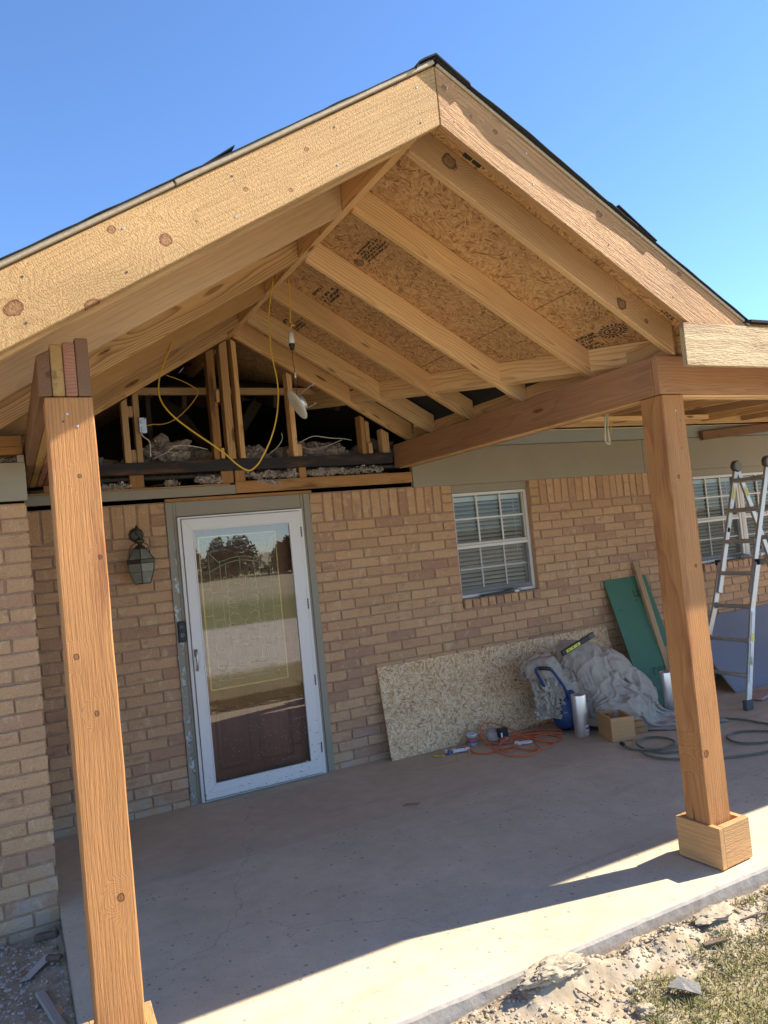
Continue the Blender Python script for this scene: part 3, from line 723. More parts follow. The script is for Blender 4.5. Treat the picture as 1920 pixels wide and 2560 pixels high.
# ---- front door: trim, storm door, entry door
for a, b in ((-0.072, -0.022), (-0.020, 0.0)): box('door_trim', (a, -0.012 if a < -0.05 else -0.007, 0.0), (b, 0.09, 2.165), 'paint_peeling' if a < -0.05 else 'paint_taupe', house, grain='X')
for a, b in ((0.962, 0.985), (0.987, 1.040)): box('door_trim', (a, -0.007 if a < 0.98 else -0.012, 0.0), (b, 0.09, 2.165), 'paint_taupe', house)
box('door_trim', (0.001, -0.006, 2.058), (0.961, 0.09, 2.165), 'paint_taupe', house)
box('door_head_strip', (-0.072, -0.016, 2.167), (1.06, 0.02, 2.19), 'old_lumber', house)
def ring_frame(u0, u1, z0, z1, wl, wr, wt, wb, y0, y1):
    """rectangular frame with mitred face as four prisms; returns geometry"""
    o = [(u0, z0), (u1, z0), (u1, z1), (u0, z1)]; i = [(u0+wl, z0+wb), (u1-wr, z0+wb), (u1-wr, z1-wt), (u0+wl, z1-wt)]
    parts = []
    for k in range(4):
        a, b = o[k], o[(k+1) % 4]; c, d = i[(k+1) % 4], i[k]
        pl = [a, b, c, d]
        parts.append(([(p[0], y0, p[1]) for p in pl]+[(p[0], y1, p[1]) for p in pl], [(0, 1, 2, 3), (7, 6, 5, 4)]+[(j, 4+j, 4+(j+1) % 4, (j+1) % 4) for j in range(4)]))
    return merge(parts)
V, F = ring_frame(0.002, 0.960, 0.006, 2.052, 0.022, 0.026, 0.014, 0.006, -0.030, 0.0)
box('threshold', (0.0, -0.02, 0.0), (0.96, 0.12, 0.012), 'aluminium', house)
door_jamb = mk('storm_door_jamb', V, F, 'aluminium_white', house, frame_of((0, 0, 0), (1, 0, 0)), 0.0015)
V, F = ring_frame(0.028, 0.929, 0.022, 2.034, 0.077, 0.086, 0.084, 0.098, -0.044, -0.014)
storm = mk('storm_door', V, F, 'aluminium_specked', house, frame_of((0, 0, 0), (1, 0, 0)), 0.002)
V, F = ring_frame(0.100, 0.848, 0.116, 1.954, 0.010, 0.010, 0.010, 0.010, -0.048, -0.030)
mk('glass_stop', V, F, 'aluminium_white', storm, None, 0.002)
mk('glass', [(0.106, -0.036, 0.122), (0.842, -0.036, 0.122), (0.842, -0.036, 1.948), (0.106, -0.036, 1.948)], [(0, 1, 2, 3)], 'storm_glass', storm, Matrix.Translation((0.474, -0.036, 1.035)))
V, F = merge([(boxv((0.030, -0.050, 0.024), (0.926, -0.0441, 0.066)), BOXF)]); mk('kick_sweep', V, F, 'aluminium_specked', storm, frame_of((0, 0, 0), (1, 0, 0)), 0.001)
V, F = merge([(boxv((0.036, -0.058, 1.045), (0.058, -0.044, 1.095)), BOXF), tube_geo(catmull([(0.047, -0.060, 1.08), (0.047, -0.075, 1.06), (0.047, -0.078, 1.0), (0.047, -0.066, 0.955), (0.047, -0.046, 0.945)], 4), 0.008, 8)])
mk('handle', V, F, 'aluminium', storm, None, 0, True)
for z in (1.874, 1.317, 0.731, 0.215):
    V, F = merge([lathe_geo([(0.005, -0.042+0.02*k), (0.005, -0.025+0.02*k)], (0.934, -0.046, z), sides=8) for k in range(4)])
    mk('hinge', V, F, 'dark_grey_plastic', storm)
entry = box('entry_door', (0.03, 0.075, 0.015), (0.93, 0.115, 2.035), 'door_wood', house, grain='Z')
for a, b, c, d in ((0.165, 0.435, 0.17, 0.62), (0.485, 0.755, 0.17, 0.62)):
    V, F = ring_frame(a, b, c, d, 0.022, 0.022, 0.022, 0.022, 0.066, 0.0745); mk('panel_moulding', V, F, 'door_wood', entry, frame_of((0, 0, 0), (0, 0, 1)), 0.002)
    box('door_panel', (a+0.04, 0.070, c+0.04), (b-0.04, 0.0745, d-0.04), 'door_wood', entry, 0.003, 'Z')
V, F = ring_frame(0.154, 0.761, 0.759, 1.901, 0.012, 0.012, 0.012, 0.012, 0.064, 0.0745); mk('lite_frame', V, F, 'brass', entry, None, 0.002)
lg = mk('leaded_glass', [(0.162, 0.070, 0.767), (0.753, 0.070, 0.767), (0.753, 0.070, 1.893), (0.162, 0.070, 1.893)], [(0, 1, 2, 3)], 'leaded_glass', entry)
def came_lines():
    u0, u1, z0, z1 = 0.164, 0.751, 0.769, 1.891; W = u1-u0; H = z1-z0
    g = lambda u, v: (u0+u*W, 0.066, z0+v*H)
    L = []
    def pl(*p): L.append([g(*q_) for q_ in p])
    pl((0.10, 0.02), (0.10, 0.98)); pl((0.90, 0.02), (0.90, 0.98)); pl((0.0, 0.05), (1.0, 0.05)); pl((0.10, 0.13), (0.90, 0.13))
    pl((0.24, 0.05), (0.24, 0.84)); pl((0.31, 0.13), (0.31, 0.82)); pl((0.69, 0.13), (0.69, 0.84)); pl((0.76, 0.05), (0.76, 0.86))
    pl((0.10, 0.90), (0.24, 0.82)); pl((0.90, 0.90), (0.76, 0.84)); pl((0.10, 0.05), (0.24, 0.13)); pl((0.90, 0.05), (0.76, 0.13))
    L.append([g(0.10+0.8*t, 0.77+0.06*math.sin(math.pi*t)) for t in np.linspace(0, 1, 14)]); L.append([g(0.24+0.52*t, 0.83+0.025*math.sin(math.pi*t)) for t in np.linspace(0, 1, 10)])
    for v in (0.24, 0.45, 0.63): pl((0.0, v+0.03), (0.10, v+0.03)); pl((0.10, v), (0.24, v)); pl((0.76, v), (0.90, v)); pl((0.90, v+0.04), (1.0, v+0.04))
    for v in (0.30, 0.55): pl((0.31, v), (0.40, v)); pl((0.60, v), (0.69, v)); pl((0.24, v+0.05), (0.31, v+0.05)); pl((0.69, v+0.05), (0.76, v+0.05))
    pl((0.5, 0.75), (0.5, 0.85)); pl((0.5, 0.13), (0.5, 0.25)); pl((0.0, 0.97), (1.0, 0.97))
    def petal(cx, cv, ru, rv, a0, a1): L.append([g(cx+ru*math.cos(t), cv+rv*math.sin(t)) for t in np.linspace(a0, a1, 12)])
    petal(0.5, 0.50, 0.085, 0.075, 0, 2*math.pi)
    for s in (-1, 1):
        for cv, ru in ((0.66, 0.11), (0.605, 0.14), (0.555, 0.12), (0.445, 0.12), (0.39, 0.14), (0.335, 0.11)):
            petal(0.5+s*0.09, cv, ru*0.95, 0.042, math.pi/2-s*0.2, math.pi/2-s*math.pi*1.0)
        L.append([g(0.5+s*0.085, 0.53), g(0.5+s*0.20, 0.50), g(0.5+s*0.085, 0.47)])
        L.append([g(0.5, 0.745), g(0.5+s*0.06, 0.715), g(0.5+s*0.05, 0.68), g(0.5, 0.66)]); L.append([g(0.5, 0.255), g(0.5+s*0.06, 0.285), g(0.5+s*0.05, 0.32), g(0.5, 0.34)])
    pl((0.5, 0.58), (0.5, 0.66)); pl((0.5, 0.34), (0.5, 0.42))
    return merge([tube_geo(p, 0.0034, 4) for p in L])
V, F = came_lines(); mk('leaded_line', V, F, 'lead_line', entry)

# ---- windows
SLAT = {}
def window(x0, x1, z0, z1, name_extra=None):
    y = 0.06
    V, F = ring_frame(x0+0.002, x1-0.002, z0, z1, 0.030, 0.030, 0.026, 0.026, y-0.012, y+0.08)
    wo = mk('window', V, F, 'vinyl_white', house, None, 0.002)
    if name_extra: wo['label'] = name_extra
    a, b = x0+0.032, x1-0.032; zm = (z0+z1)/2
    box('meeting_rail', (a, y-0.008, zm-0.032), (b, y+0.03, zm-0.006), 'vinyl_white', wo); box('meeting_rail', (a, y-0.004, zm-0.004), (b, y+0.03, zm+0.018), 'vinyl_tan', wo)
    box('sash_rail', (a, y+0.001, z0+0.027), (b, y+0.03, z0+0.068), 'screen_grey', wo)
    for xs in (a, b-0.018): box('sash_stile', (xs, y+0.003, z0+0.03), (xs+0.018, y+0.03, zm-0.034), 'screen_grey', wo); 
    for xs in (a, b-0.014): box('sash_stile', (xs, y+0.003, zm+0.02), (xs+0.014, y+0.03, z1-0.03), 'vinyl_tan', wo)
    for k in (1, 2):
        xm = a+(b-a)*k/3
        box('muntin', (xm-0.008, y+0.006, zm+0.019), (xm+0.008, y+0.02, z1-0.027), 'vinyl_white', wo, 0.001); box('muntin', (xm-0.007, y+0.02, z0+0.07), (xm+0.007, y+0.03, zm-0.034), 'vinyl_white', wo, 0.001)
    zu = (zm+z1)/2; zl = (z0+0.06+zm-0.03)/2
    box('muntin', (a+0.015, y+0.0045, zu-0.008), (b-0.015, y+0.022, zu+0.008), 'vinyl_white', wo, 0.001); box('muntin', (a+0.019, y+0.0185, zl-0.007), (b-0.019, y+0.032, zl+0.007), 'vinyl_white', wo, 0.001)
    mk('pane', [(a, y+0.024, zm), (b, y+0.024, zm), (b, y+0.024, z1-0.02), (a, y+0.024, z1-0.02)], [(0, 1, 2, 3)], 'window_glass', wo)
    mk('pane', [(a, y+0.034, z0+0.06), (b, y+0.034, z0+0.06), (b, y+0.034, zm-0.02), (a, y+0.034, zm-0.02)], [(0, 1, 2, 3)], 'window_glass', wo)
    mk('insect_screen', [(a, y-0.004, z0+0.026), (b, y-0.004, z0+0.026), (b, y-0.004, zm-0.033), (a, y-0.004, zm-0.033)], [(0, 1, 2, 3)], 'insect_screen', wo)
    box('blind_headrail', (a+0.01, y+0.05, z1-0.075), (b-0.01, y+0.09, z1-0.035), 'plastic_white', wo)
    L = round(b-a-0.02, 4)
    if L not in SLAT:
        n = 5; vs = []; fs = []
        for i in range(n):
            t = i/(n-1)-0.5; vs += [(-L/2, t*0.05, 0.004*(1-4*t*t)), (L/2, t*0.05, 0.004*(1-4*t*t))]
        for i in range(n-1): fs.append((2*i, 2*i+1, 2*i+3, 2*i+2))
        SLAT[L] = raw('slat', vs, fs, 'blind_slat', True)
    z = z1-0.095; k = 0
    while z > z0+0.05:
        M = Matrix.Translation(((a+b)/2, y+0.075, z)) @ Matrix.Rotation(R(26+random.uniform(-1.2, 1.2)), 4, 'X') @ Matrix.Rotation(R(random.uniform(-0.25, 0.25)), 4, 'Y')
        place(bpy.data.objects.new('slat', SLAT[L]), wo, M); z -= 0.0375; k += 1
    tube('blind_wand', [(b-0.09, y+0.044, z1-0.06), (b-0.085, y+0.044, zm+0.1), (b-0.088, y+0.044, z0+0.35)], 0.0025, 'plastic_white', wo, 3, 6)
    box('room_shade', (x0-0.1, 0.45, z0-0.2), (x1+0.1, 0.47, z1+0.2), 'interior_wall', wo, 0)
    return wo
window(2.362, 3.188, 1.168, 2.085); window(5.312, 6.045, 1.168, 2.085); window(6.085, 6.918, 1.168, 2.085)
box('window_mullion', (6.046, 0.045, 1.168), (6.084, 0.14, 2.085), 'vinyl_tan', house)
for a, b in ((2.36, 3.19), (5.31, 6.92)):
    box('window_head_panel', (a+0.002, 0.03, 2.087), (b-0.002, 0.12, 2.20), 'paint_taupe', house); box('window_sill_pan', (a+0.002, -0.018, 1.158), (b-0.002, 0.13, 1.166), 'mortar', house)
    for xs, d in ((a, 1), (b, -1)): box('jamb_return', (xs, 0.004, 1.16) if d > 0 else (xs-0.0015, 0.004, 1.16), (xs+0.0015, 0.13, 2.16) if d > 0 else (xs, 0.13, 2.16), 'brick', house, 0)

# ------------------------------------------------------------------ gable porch
porch = thing('gable_porch', (X0, -1.5, 0), 'new open gable porch roof of raw lumber on two cedar posts', 'porch')
# posts with boxed bases
def post(x0, x1, y0, y1, top, pm):
    xs = [x0, x1]; n = 26; vs = []; fs = []
    prof = []
    # slightly wavy rough-sawn corners
    for i in range(n+1):
        z = 0.004 + (top-0.004)*i/n
        for k, (x, y) in enumerate(((x0, y0), (x1, y0), (x1, y1), (x0, y1))):
            dx = 0.0022*mnoise.noise(Vector((z*5, k*3.1, x0))); dy = 0.0018*mnoise.noise(Vector((z*6, k*5.7, 9+x0)))
            vs.append((x+dx, y+dy, z))
    for i in range(n):
        for k in range(4): fs.append((i*4+k, i*4+(k+1) % 4, (i+1)*4+(k+1) % 4, (i+1)*4+k))
    fs += [(3, 2, 1, 0), (n*4, n*4+1, n*4+2, n*4+3)]
    o = mk('post', vs, fs, pm, porch, frame_of(((x0+x1)/2, (y0+y1)/2, top/2), (0, 0, 1)), 0)
    bm = bmesh.new(); bm.from_mesh(o.data)
    ed = [e for e in bm.edges if len(e.link_faces) == 2 and e.calc_face_angle() > 0.8]
    bmesh.ops.bevel(bm, geom=ed, offset=0.004, segments=1, affect='EDGES'); bm.to_mesh(o.data); bm.free()
    return o
postL = post(-0.970, -0.820, -2.870, -2.722, 2.328, 'post_cedar_left'); postR = post(1.846, 1.996, -2.870, -2.722, 2.332, 'post_cedar_right')
def post_base(po, cx, cy, wx, wy, h, rot, zb):
    M = Matrix.Translation((cx, cy, zb)) @ Matrix.Rotation(R(rot), 4, 'Z'); t = 0.034
    for nm, a, b, g in (('base_board', (-wx/2+t, -wy/2, 0), (wx/2, -wy/2+t, h), 'X'), ('base_board', (-wx/2+t, wy/2-t, 0), (wx/2, wy/2, h), 'X'),
                        ('base_board', (-wx/2, -wy/2-0.002, 0), (-wx/2+t-0.0015, wy/2, h), 'Y'), ('base_board', (wx/2-t, -wy/2+t+0.001, 0), (wx/2-0.001, wy/2-t-0.001, h), 'Y')):
        fr = M @ frame_of((Vector(a)+Vector(b))/2, (1, 0, 0) if g == 'X' else (0, 1, 0))
        mk(nm, [M @ v for v in boxv(a, b)], BOXF, 'trim_cedar', po, fr, 0.002)
post_base(postR, 1.945, -2.795, 0.232, 0.252, 0.196, 3.5, 0.008)
post_base(postL, -0.898, -2.792, 0.240, 0.252, 0.196, -1.0, 0.003)
# left beam: four plies, end grain showing over the post
for a, b, m, zt in ((-0.988, -0.9465, 'ply_brown', 2.486), (-0.9445, -0.906, 'ply_stained', 2.505), (-0.904, -0.867, 'ply_red', 2.512), (-0.865, -0.823, 'ply_brown', 2.528)):
    y0 = -2.872 - random.uniform(0, 0.006)
    prism('beam_ply', [(a, y0, 2.331), (b, y0, 2.331), (b, y0, zt), (a, y0, zt - (0.022 if a < -0.98 else 0))], (0, 2.93, 0), m, porch, frame_of(((a+b)/2, -1.4, 2.42), (0, 1, 0)), 0.003)
# right beam: cedar face, plywood filler, inner plies
box('beam_ply', (1.831, -2.834, 2.334), (1.868, 0.0, 2.526), 'beam_cedar', porch, 0.002, 'Y'); box('beam_filler', (1.8685, -2.84, 2.327), (1.880, -0.01, 2.520), 'fir_b', porch, 0.001, 'Y')
box('beam_ply', (1.8805, -2.84, 2.333), (1.920, -0.01, 2.524), 'fir', porch, 0.002, 'Y'); box('beam_filler', (1.9205, -2.84, 2.328), (1.932, -0.01, 2.520), 'fir_b', porch, 0.001, 'Y')
box('beam_ply', (1.9325, -2.832, 2.333), (1.990, -0.01, 2.525), 'beam_cedar', porch, 0.002, 'Y')
# ridge and rafters
box('ridge_board', (0.491, -3.108, 3.392), (0.529, 1.4, 3.53), 'fir', porch, 0.0015, 'Y')
VD = 0.162
def rafter(yf, side, mat, xe, th=0.038):
    s = 1 if side == 'R' else -1
    xa = X0 + s*0.0195; top = lambda x: S(x)-0.001
    poly = [(xa, yf, top(xa)), (xe, yf, top(xe)), (xe, yf, top(xe)-VD), (xa, yf, top(xa)-VD)]
    dr = GEN if s > 0 else GENL
    zh = dr.cross(Vector((0, 1, 0))); zh = zh if zh.z > 0 else -zh
    xm = (xa+xe)/2
    return prism('rafter', poly, (0, th, 0), mat, porch, frame_of((xm, yf+th/2, top(xm)-VD/2), dr, zh), 0.0035)
def raft_local(yf, xe, side, pts):
    """knot positions (world x,z) -> rafter-local (x,z)"""
    s = 1 if side == 'R' else -1; xa = X0+s*0.0195; xm = (xa+xe)/2; c = Vector((xm, yf, S(xm)-0.001-VD/2)); dr = GEN if s > 0 else GENL
    zz = dr.cross(Vector((0, 1, 0))); zz = zz if zz.z > 0 else -zz
    return [((Vector((x, yf, z))-c).dot(dr), (Vector((x, yf, z))-c).dot(zz), r) for x, z, r in pts]
wood('fir_front', (0.55, 0.36, 0.19), (0.29, 0.15, 0.07), ring=0.012, kauto=0, lf=0.6,
     knots=raft_local(-2.87, 1.972, 'R', [(0.725, 3.36, 0.034), (1.647, 2.778, 0.030), (1.797, 2.70, 0.012)]), kcol=(0.10, 0.062, 0.04))
wood('fir_plain', (0.50, 0.345, 0.20), (0.36, 0.215, 0.105), ring=0.02, lf=0.4, kauto=1.0)
wood('fir_strong', (0.66, 0.42, 0.20), (0.22, 0.095, 0.035), ring=0.010, lf=1.0, kauto=0.9)
wood('fir_honey', (0.54, 0.325, 0.14), (0.42, 0.235, 0.09), ring=0.02, lf=0.4, kauto=0)
wood('fir_mid', (0.56, 0.35, 0.17), (0.26, 0.125, 0.05), ring=0.011, lf=0.95)
rafter(-2.87, 'R', 'fir_front', 1.972)
for i, y in enumerate((-2.295, -1.635, -1.01, -0.45, -0.08)): rafter(y, 'R', ('fir', 'fir_b')[i % 2], 1.985)
for i, y in enumerate((-2.87, -2.245, -1.612, -0.985, -0.38, -0.06)): rafter(y, 'L', ('fir_b', 'fir_plain', 'fir_strong', 'fir_honey', 'fir_mid', 'fir')[i], -1.40)
# blocking over the right beam
ys = (-2.832, -2.295, -1.635, -1.01, -0.45, -0.08)
for i in range(5): box('blocking', (1.988, ys[i]+(0.04 if i else 0.002), 2.527), (2.026, ys[i+1]-0.001, 2.648), 'fir', porch, 0.0015, 'Y')
# valley board under the deck edge
va = Vector((2.10, -3.03, 0)); vb = Vector((1.26, 0.75, 0))
def vz(x): return S(x)-0.002
pv = [(va.x, va.y, vz(va.x)), (vb.x, vb.y, vz(vb.x)), (vb.x, vb.y, vz(vb.x)-0.125), (va.x, va.y, vz(va.x)-0.125)]
prism('valley_board', pv, (0.038, 0.008, -0.022), 'fir_b', porch, None, 0.0015)
# roof deck panels
def deck(pts, mat='osb_roof', par=None):
    P = [Vector(p) for p in pts]; x = (P[1]-P[0]).normalized(); nrm = x.cross(P[2]-P[0]).normalized()
    if nrm.z < 0: nrm = -nrm
    return prism('sheathing_panel', P, nrm*0.0115, mat, par or porch, axes(P[0], x, nrm.cross(x), nrm), 0)
def SP(x, y): return (x, y, S(x))
YF = -3.112
xv = lambda y: 1.995 - 0.2218*(y+2.551)/1.0 if y < 1 else 0
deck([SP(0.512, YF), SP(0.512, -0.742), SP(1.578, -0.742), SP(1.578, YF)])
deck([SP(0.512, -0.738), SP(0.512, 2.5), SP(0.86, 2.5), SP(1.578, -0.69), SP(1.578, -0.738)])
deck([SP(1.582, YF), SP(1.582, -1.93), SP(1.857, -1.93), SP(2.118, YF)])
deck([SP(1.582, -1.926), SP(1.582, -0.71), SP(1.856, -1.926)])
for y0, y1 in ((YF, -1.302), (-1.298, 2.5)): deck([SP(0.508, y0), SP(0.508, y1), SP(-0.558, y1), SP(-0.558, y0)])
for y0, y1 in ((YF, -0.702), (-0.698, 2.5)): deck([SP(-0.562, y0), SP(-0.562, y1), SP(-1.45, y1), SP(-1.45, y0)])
# rake boards
RT = 0.021; RB = -0.215          # rake top / bottom relative to S
RY0, RY1 = -3.150, -3.1125
frL = frame_of((-0.45, -3.13, S(-0.45)-0.097), GENL*-1); frR = frame_of((1.35, -3.13, S(1.35)-0.097), GEN)
def loc_knots(fr, pts):
    inv = fr.inverted(); return [((inv @ Vector((x, -3.15, z))).x, (inv @ Vector((x, -3.15, z))).z, r) for x, z, r in pts]
wood('rake_left', (0.80, 0.49, 0.21), (0.56, 0.29, 0.11), ring=0.016, lf=0.65, saw=1.9, sawscale=(230, 200, 130), kauto=0, kcol=(0.26, 0.085, 0.03),
     knots=loc_knots(frL, [(-0.589, 2.777, 0.022), (-1.049, 2.537, 0.026), (-0.823, 2.553, 0.024), (-0.306, 2.981, 0.008), (-0.143, 2.999, 0.009), (-0.067, 3.156, 0.009), (-0.485, 2.852, 0.005), (-0.756, 2.797, 0.012)]))
wood('rake_right', (0.60, 0.335, 0.15), (0.34, 0.155, 0.065), ring=0.011, lf=0.85, saw=1.5, sawscale=(16, 230, 170), kauto=0, kcol=(0.20, 0.08, 0.035), center=(0.12, 0.02), check=0.5,
     knots=loc_knots(frR, [(1.283, 3.066, 0.014), (1.738, 2.832, 0.013), (0.771, 3.351, 0.010), (0.545, 3.493, 0.010), (0.66, 3.40, 0.006)]))
prism('rake_board', [(X0-0.001, RY0, SAP+RT), (X0-0.001, RY0, SAP+RB), (-1.47, RY0, S(-1.47)+RB), (-1.47, RY0, S(-1.47)+RT)], (0, RY1-RY0, 0), 'rake_left', porch, frL, 0.003)
zc = 2.598
xr_t = X0+(SAP+RT-zc)/SLOPE; xr_b = X0+(SAP+RB-zc)/SLOPE
prism('rake_board', [(X0+0.001, RY0, SAP+RT), (xr_t, RY0, zc), (xr_b, RY0, zc), (X0+0.001, RY0, SAP+RB)], (0, RY1-RY0, 0), 'rake_right', porch, frR, 0.003)
# nail heads
def nails(par, pts, n=(0, -1, 0), r=0.0042):
    for p in pts: lathe('nail_head', [(r, 0.0), (r*0.8, 0.0012)], p, 'galvanised' if random.random() < 0.3 else 'dark_grey_plastic', par, n, 8)
rkL, rkR = [o for o in COL.objects if o.name.startswith('rake_board')]
nails(rkL, [(x, RY0, S(x)+dz) for x in (0.42, 0.05, -0.35, -0.72, -1.02) for dz in (-0.03, -0.17)]); nails(rkR, [(x+0.02*k, RY0, S(x)+dz) for x in (0.56, 0.92, 1.30, 1.66) for k, dz in enumerate((-0.03, -0.16))])
nails(postL, [(-0.905, -2.8705, 2.27), (-0.92, -2.8705, 2.245), (-0.876, -2.8705, 2.228)]); nails(postR, [(1.93, -2.8705, 2.25), (1.955, -2.8705, 2.20), (1.945, -2.8705, 2.06)])
# metal drip edge and felt / shingle cover
def drip(pa, pb, y0, ht=0.016):
    d = (Vector(pb)-Vector(pa)); n = Vector((-d.z, 0, d.x)).normalized(); n = n if n.z > 0 else -n
    poly = [Vector(pa), Vector(pb), Vector(pb)+n*ht, Vector(pa)+n*ht]
    prism('drip_edge', [Vector((p.x, y0, p.z)) for p in poly], (0, 0.05, 0), 'drip_edge', porch, None, 0.002)
drip((X0-0.004, 0, SAP+RT+0.004), (-0.54, 0, S(-0.54)+RT+0.004), -3.162); drip((-0.545, 0, S(-0.545)+RT+0.004), (-1.47, 0, S(-1.47)+RT+0.004), -3.160)
drip((X0+0.006, 0, SAP+RT+0.002), (xr_t, 0, zc+0.006), -3.154, 0.012)
def felt(side):
    s = 1 if side == 'R' else -1; vs = []; fs = []
    x_end = 2.19 if s > 0 else -1.5; N = 90
    ov = [(0.51, 0.0), (0.62, 0.003), (0.72, 0.011), (0.85, 0.0155), (0.945, 0.0165), (1.04, 0.0140), (1.10, 0.0135), (1.2, 0.011), (1.30, 0.0065), (1.345, 0.0045), (1.35, 0.009), (1.5, 0.006), (1.6, 0.001), (1.75, 0.001), (2.2, 0.001)]
    for i in range(N+1):
        x = X0+(x_end-X0)*i/N; top = S(x)+RT+0.021
        o = np.interp(x, [a for a, b in ov], [b for a, b in ov]) if s > 0 else 0.004+0.003*mnoise.noise(Vector((x*6, 0, 0)))
        lift = 0.006*abs(mnoise.noise(Vector((x*7, 3, s)))) + (0.006 if s > 0 else 0.004)
        yf = -3.156-o-(0.004 if s > 0 else 0.006)
        vs += [(x, yf, top+lift), (x, -2.9, top), (x, 1.6, top-0.01), (x, 1.6, top-0.018), (x, -2.9, top-0.006), (x, yf, top-0.004+lift)]
    for i in range(N):
        a, b = i*6, (i+1)*6
        for k in range(6): fs.append((a+k, b+k, b+(k+1) % 6, a+(k+1) % 6))
    fs += [tuple(range(6)), tuple(range(N*6, N*6+6))]
    mk('roof_felt', vs, fs, 'felt_black', porch)
felt('R'); felt('L')
def flap(x0, x1, y0, y1, side, lift0, lift1, th=0.006, par=None):
    t = lambda x: S(x)+RT+0.038
    prism('loose_shingle', [(x0, y0, t(x0)+lift0), (x1, y0, t(x1)+lift1), (x1, y1, t(x1)+lift1*0.3), (x0, y1, t(x0)+lift0*0.3)], (0, 0, th), 'felt_black', porch, None, 0.001)
flap(-0.33, -0.45, -3.15, -2.8, 'L', 0.006, -0.012); flap(1.39, 1.60, -3.168, -2.8, 'R', 0.010, -0.008)
vs = []; fs = []                                                    # ridge cap strip curled over the peak
for i, (x, dz) in enumerate(((0.415, -0.01), (0.43, 0.010), (0.455, 0.012), (0.51, 0.010), (0.58, 0.006), (0.655, 0.004), (0.66, -0.006))):
    z = S(x)+RT+0.030+dz; vs += [(x, -3.172, z), (x, -2.6, z), (x, -2.6, z-0.007), (x, -3.172, z-0.007)]
for i in range(6):
    for k in range(4): fs.append((i*4+k, (i+1)*4+k, (i+1)*4+(k+1) % 4, i*4+(k+1) % 4))
fs += [(0, 1, 2, 3), (24, 25, 26, 27)]
mk('ridge_cap', vs, fs, 'felt_black', porch)

# printed stamps on the underside of the deck: unreadable rows of mill print, as flat ink
def stamp(x, y, w, h, lines, name='mill_stamp', seedv=1, ang=0.0, plane='S'):
    rg = random.Random(seedv); parts = []
    ey = Vector((0, -1, 0)); ex = GEN                                  # text runs toward the camera, lines step down the slope
    o = Vector((x, y, S(x)-0.0016))
    ca, sa = math.cos(ang), math.sin(ang); U = ey*ca+ex*sa; Vv = ex*ca-ey*sa
    lh = h/lines
    for l in range(lines):
        u = 0.0; wl_ = w*rg.uniform(0.75, 1.0); big = rg.random() < 0.3
        while u < wl_:
            cw = lh*rg.uniform(0.35, 0.6)
            if rg.random() < 0.14: u += cw; continue
            p = o+U*u+Vv*(l*lh); hh = lh*(0.78 if big else 0.66)
            a = p; b = p+U*(cw*0.8); c = b+Vv*hh; d = p+Vv*hh; st = cw*0.40
            if rg.random() < 0.5: parts.append(([a, a+U*st, d+U*st, d], [(0, 1, 2, 3)])); parts.append(([a, b, b+Vv*(hh*0.36), a+Vv*(hh*0.36)], [(0, 1, 2, 3)]))
            else: parts.append(([b-U*st, b, c, c-U*st], [(0, 1, 2, 3)])); parts.append(([d-Vv*(hh*0.36), c-Vv*(hh*0.36), c, d], [(0, 1, 2, 3)]))
            if rg.random() < 0.6: parts.append(([a+Vv*(hh*0.4), b+Vv*(hh*0.4), b+Vv*(hh*0.62), a+Vv*(hh*0.62)], [(0, 1, 2, 3)]))
            u += cw*1.05
    V, F = merge(parts); return mk(name, V, F, 'ink', porch)
def ring_mark(x, y, ru, rv, parts_n=26):
    o = Vector((x, y, S(x)-0.0016)); parts = []
    def arc(r0, r1, n=28, gap=False):
        for k in range(n):
            if gap and k % 2: continue
            a, b = 2*math.pi*k/n, 2*math.pi*(k+1)/n
            q_ = [o+Vector((0, -1, 0))*(ru*r*math.cos(t))+GEN*(rv*r*math.sin(t)) for r, t in ((r0, a), (r1, a), (r1, b), (r0, b))]
            parts.append((q_, [(0, 1, 2, 3)]))
    arc(0.52, 0.62); arc(0.72, 1.0, 40, True); arc(0.12, 0.38, 10, True)
    V, F = merge(parts); mk('mill_stamp', V, F, 'ink', porch)
stamp(0.785, -1.755, 0.26, 0.10, 5, seedv=3); ring_mark(0.830, -1.69, 0.038, 0.032)
stamp(0.865, -1.715, 0.045, 0.018, 1, seedv=5)
stamp(0.785, -1.06, 0.20, 0.035, 1, seedv=8); stamp(0.835, -1.06, 0.26, 0.085, 3, seedv=9)
stamp(0.785, -0.42, 0.16, 0.05, 1, seedv=12); stamp(0.845, -0.45, 0.22, 0.07, 3, seedv=13)
stamp(1.845, -2.24, 0.20, 0.13, 5, seedv=15); ring_mark(1.885, -2.55, 0.10, 0.05)
stamp(1.875, -2.888, 0.14, 0.10, 4, seedv=17); stamp(0.86, -2.89, 0.09, 0.035, 2, seedv=19)
for u in (0.0, 0.034):
    for v in (0.0, 0.05):
        o = Vector((0.785+v*0.86, -2.885-u*1.6, S(0.785+v*0.86)-0.0016)); a = Vector((0, -1, 0))*0.048; b = GEN*0.045
        mk('mill_stamp', [o, o+a, o+a+b, o+b], [(0, 1, 2, 3)], 'ink', porch)

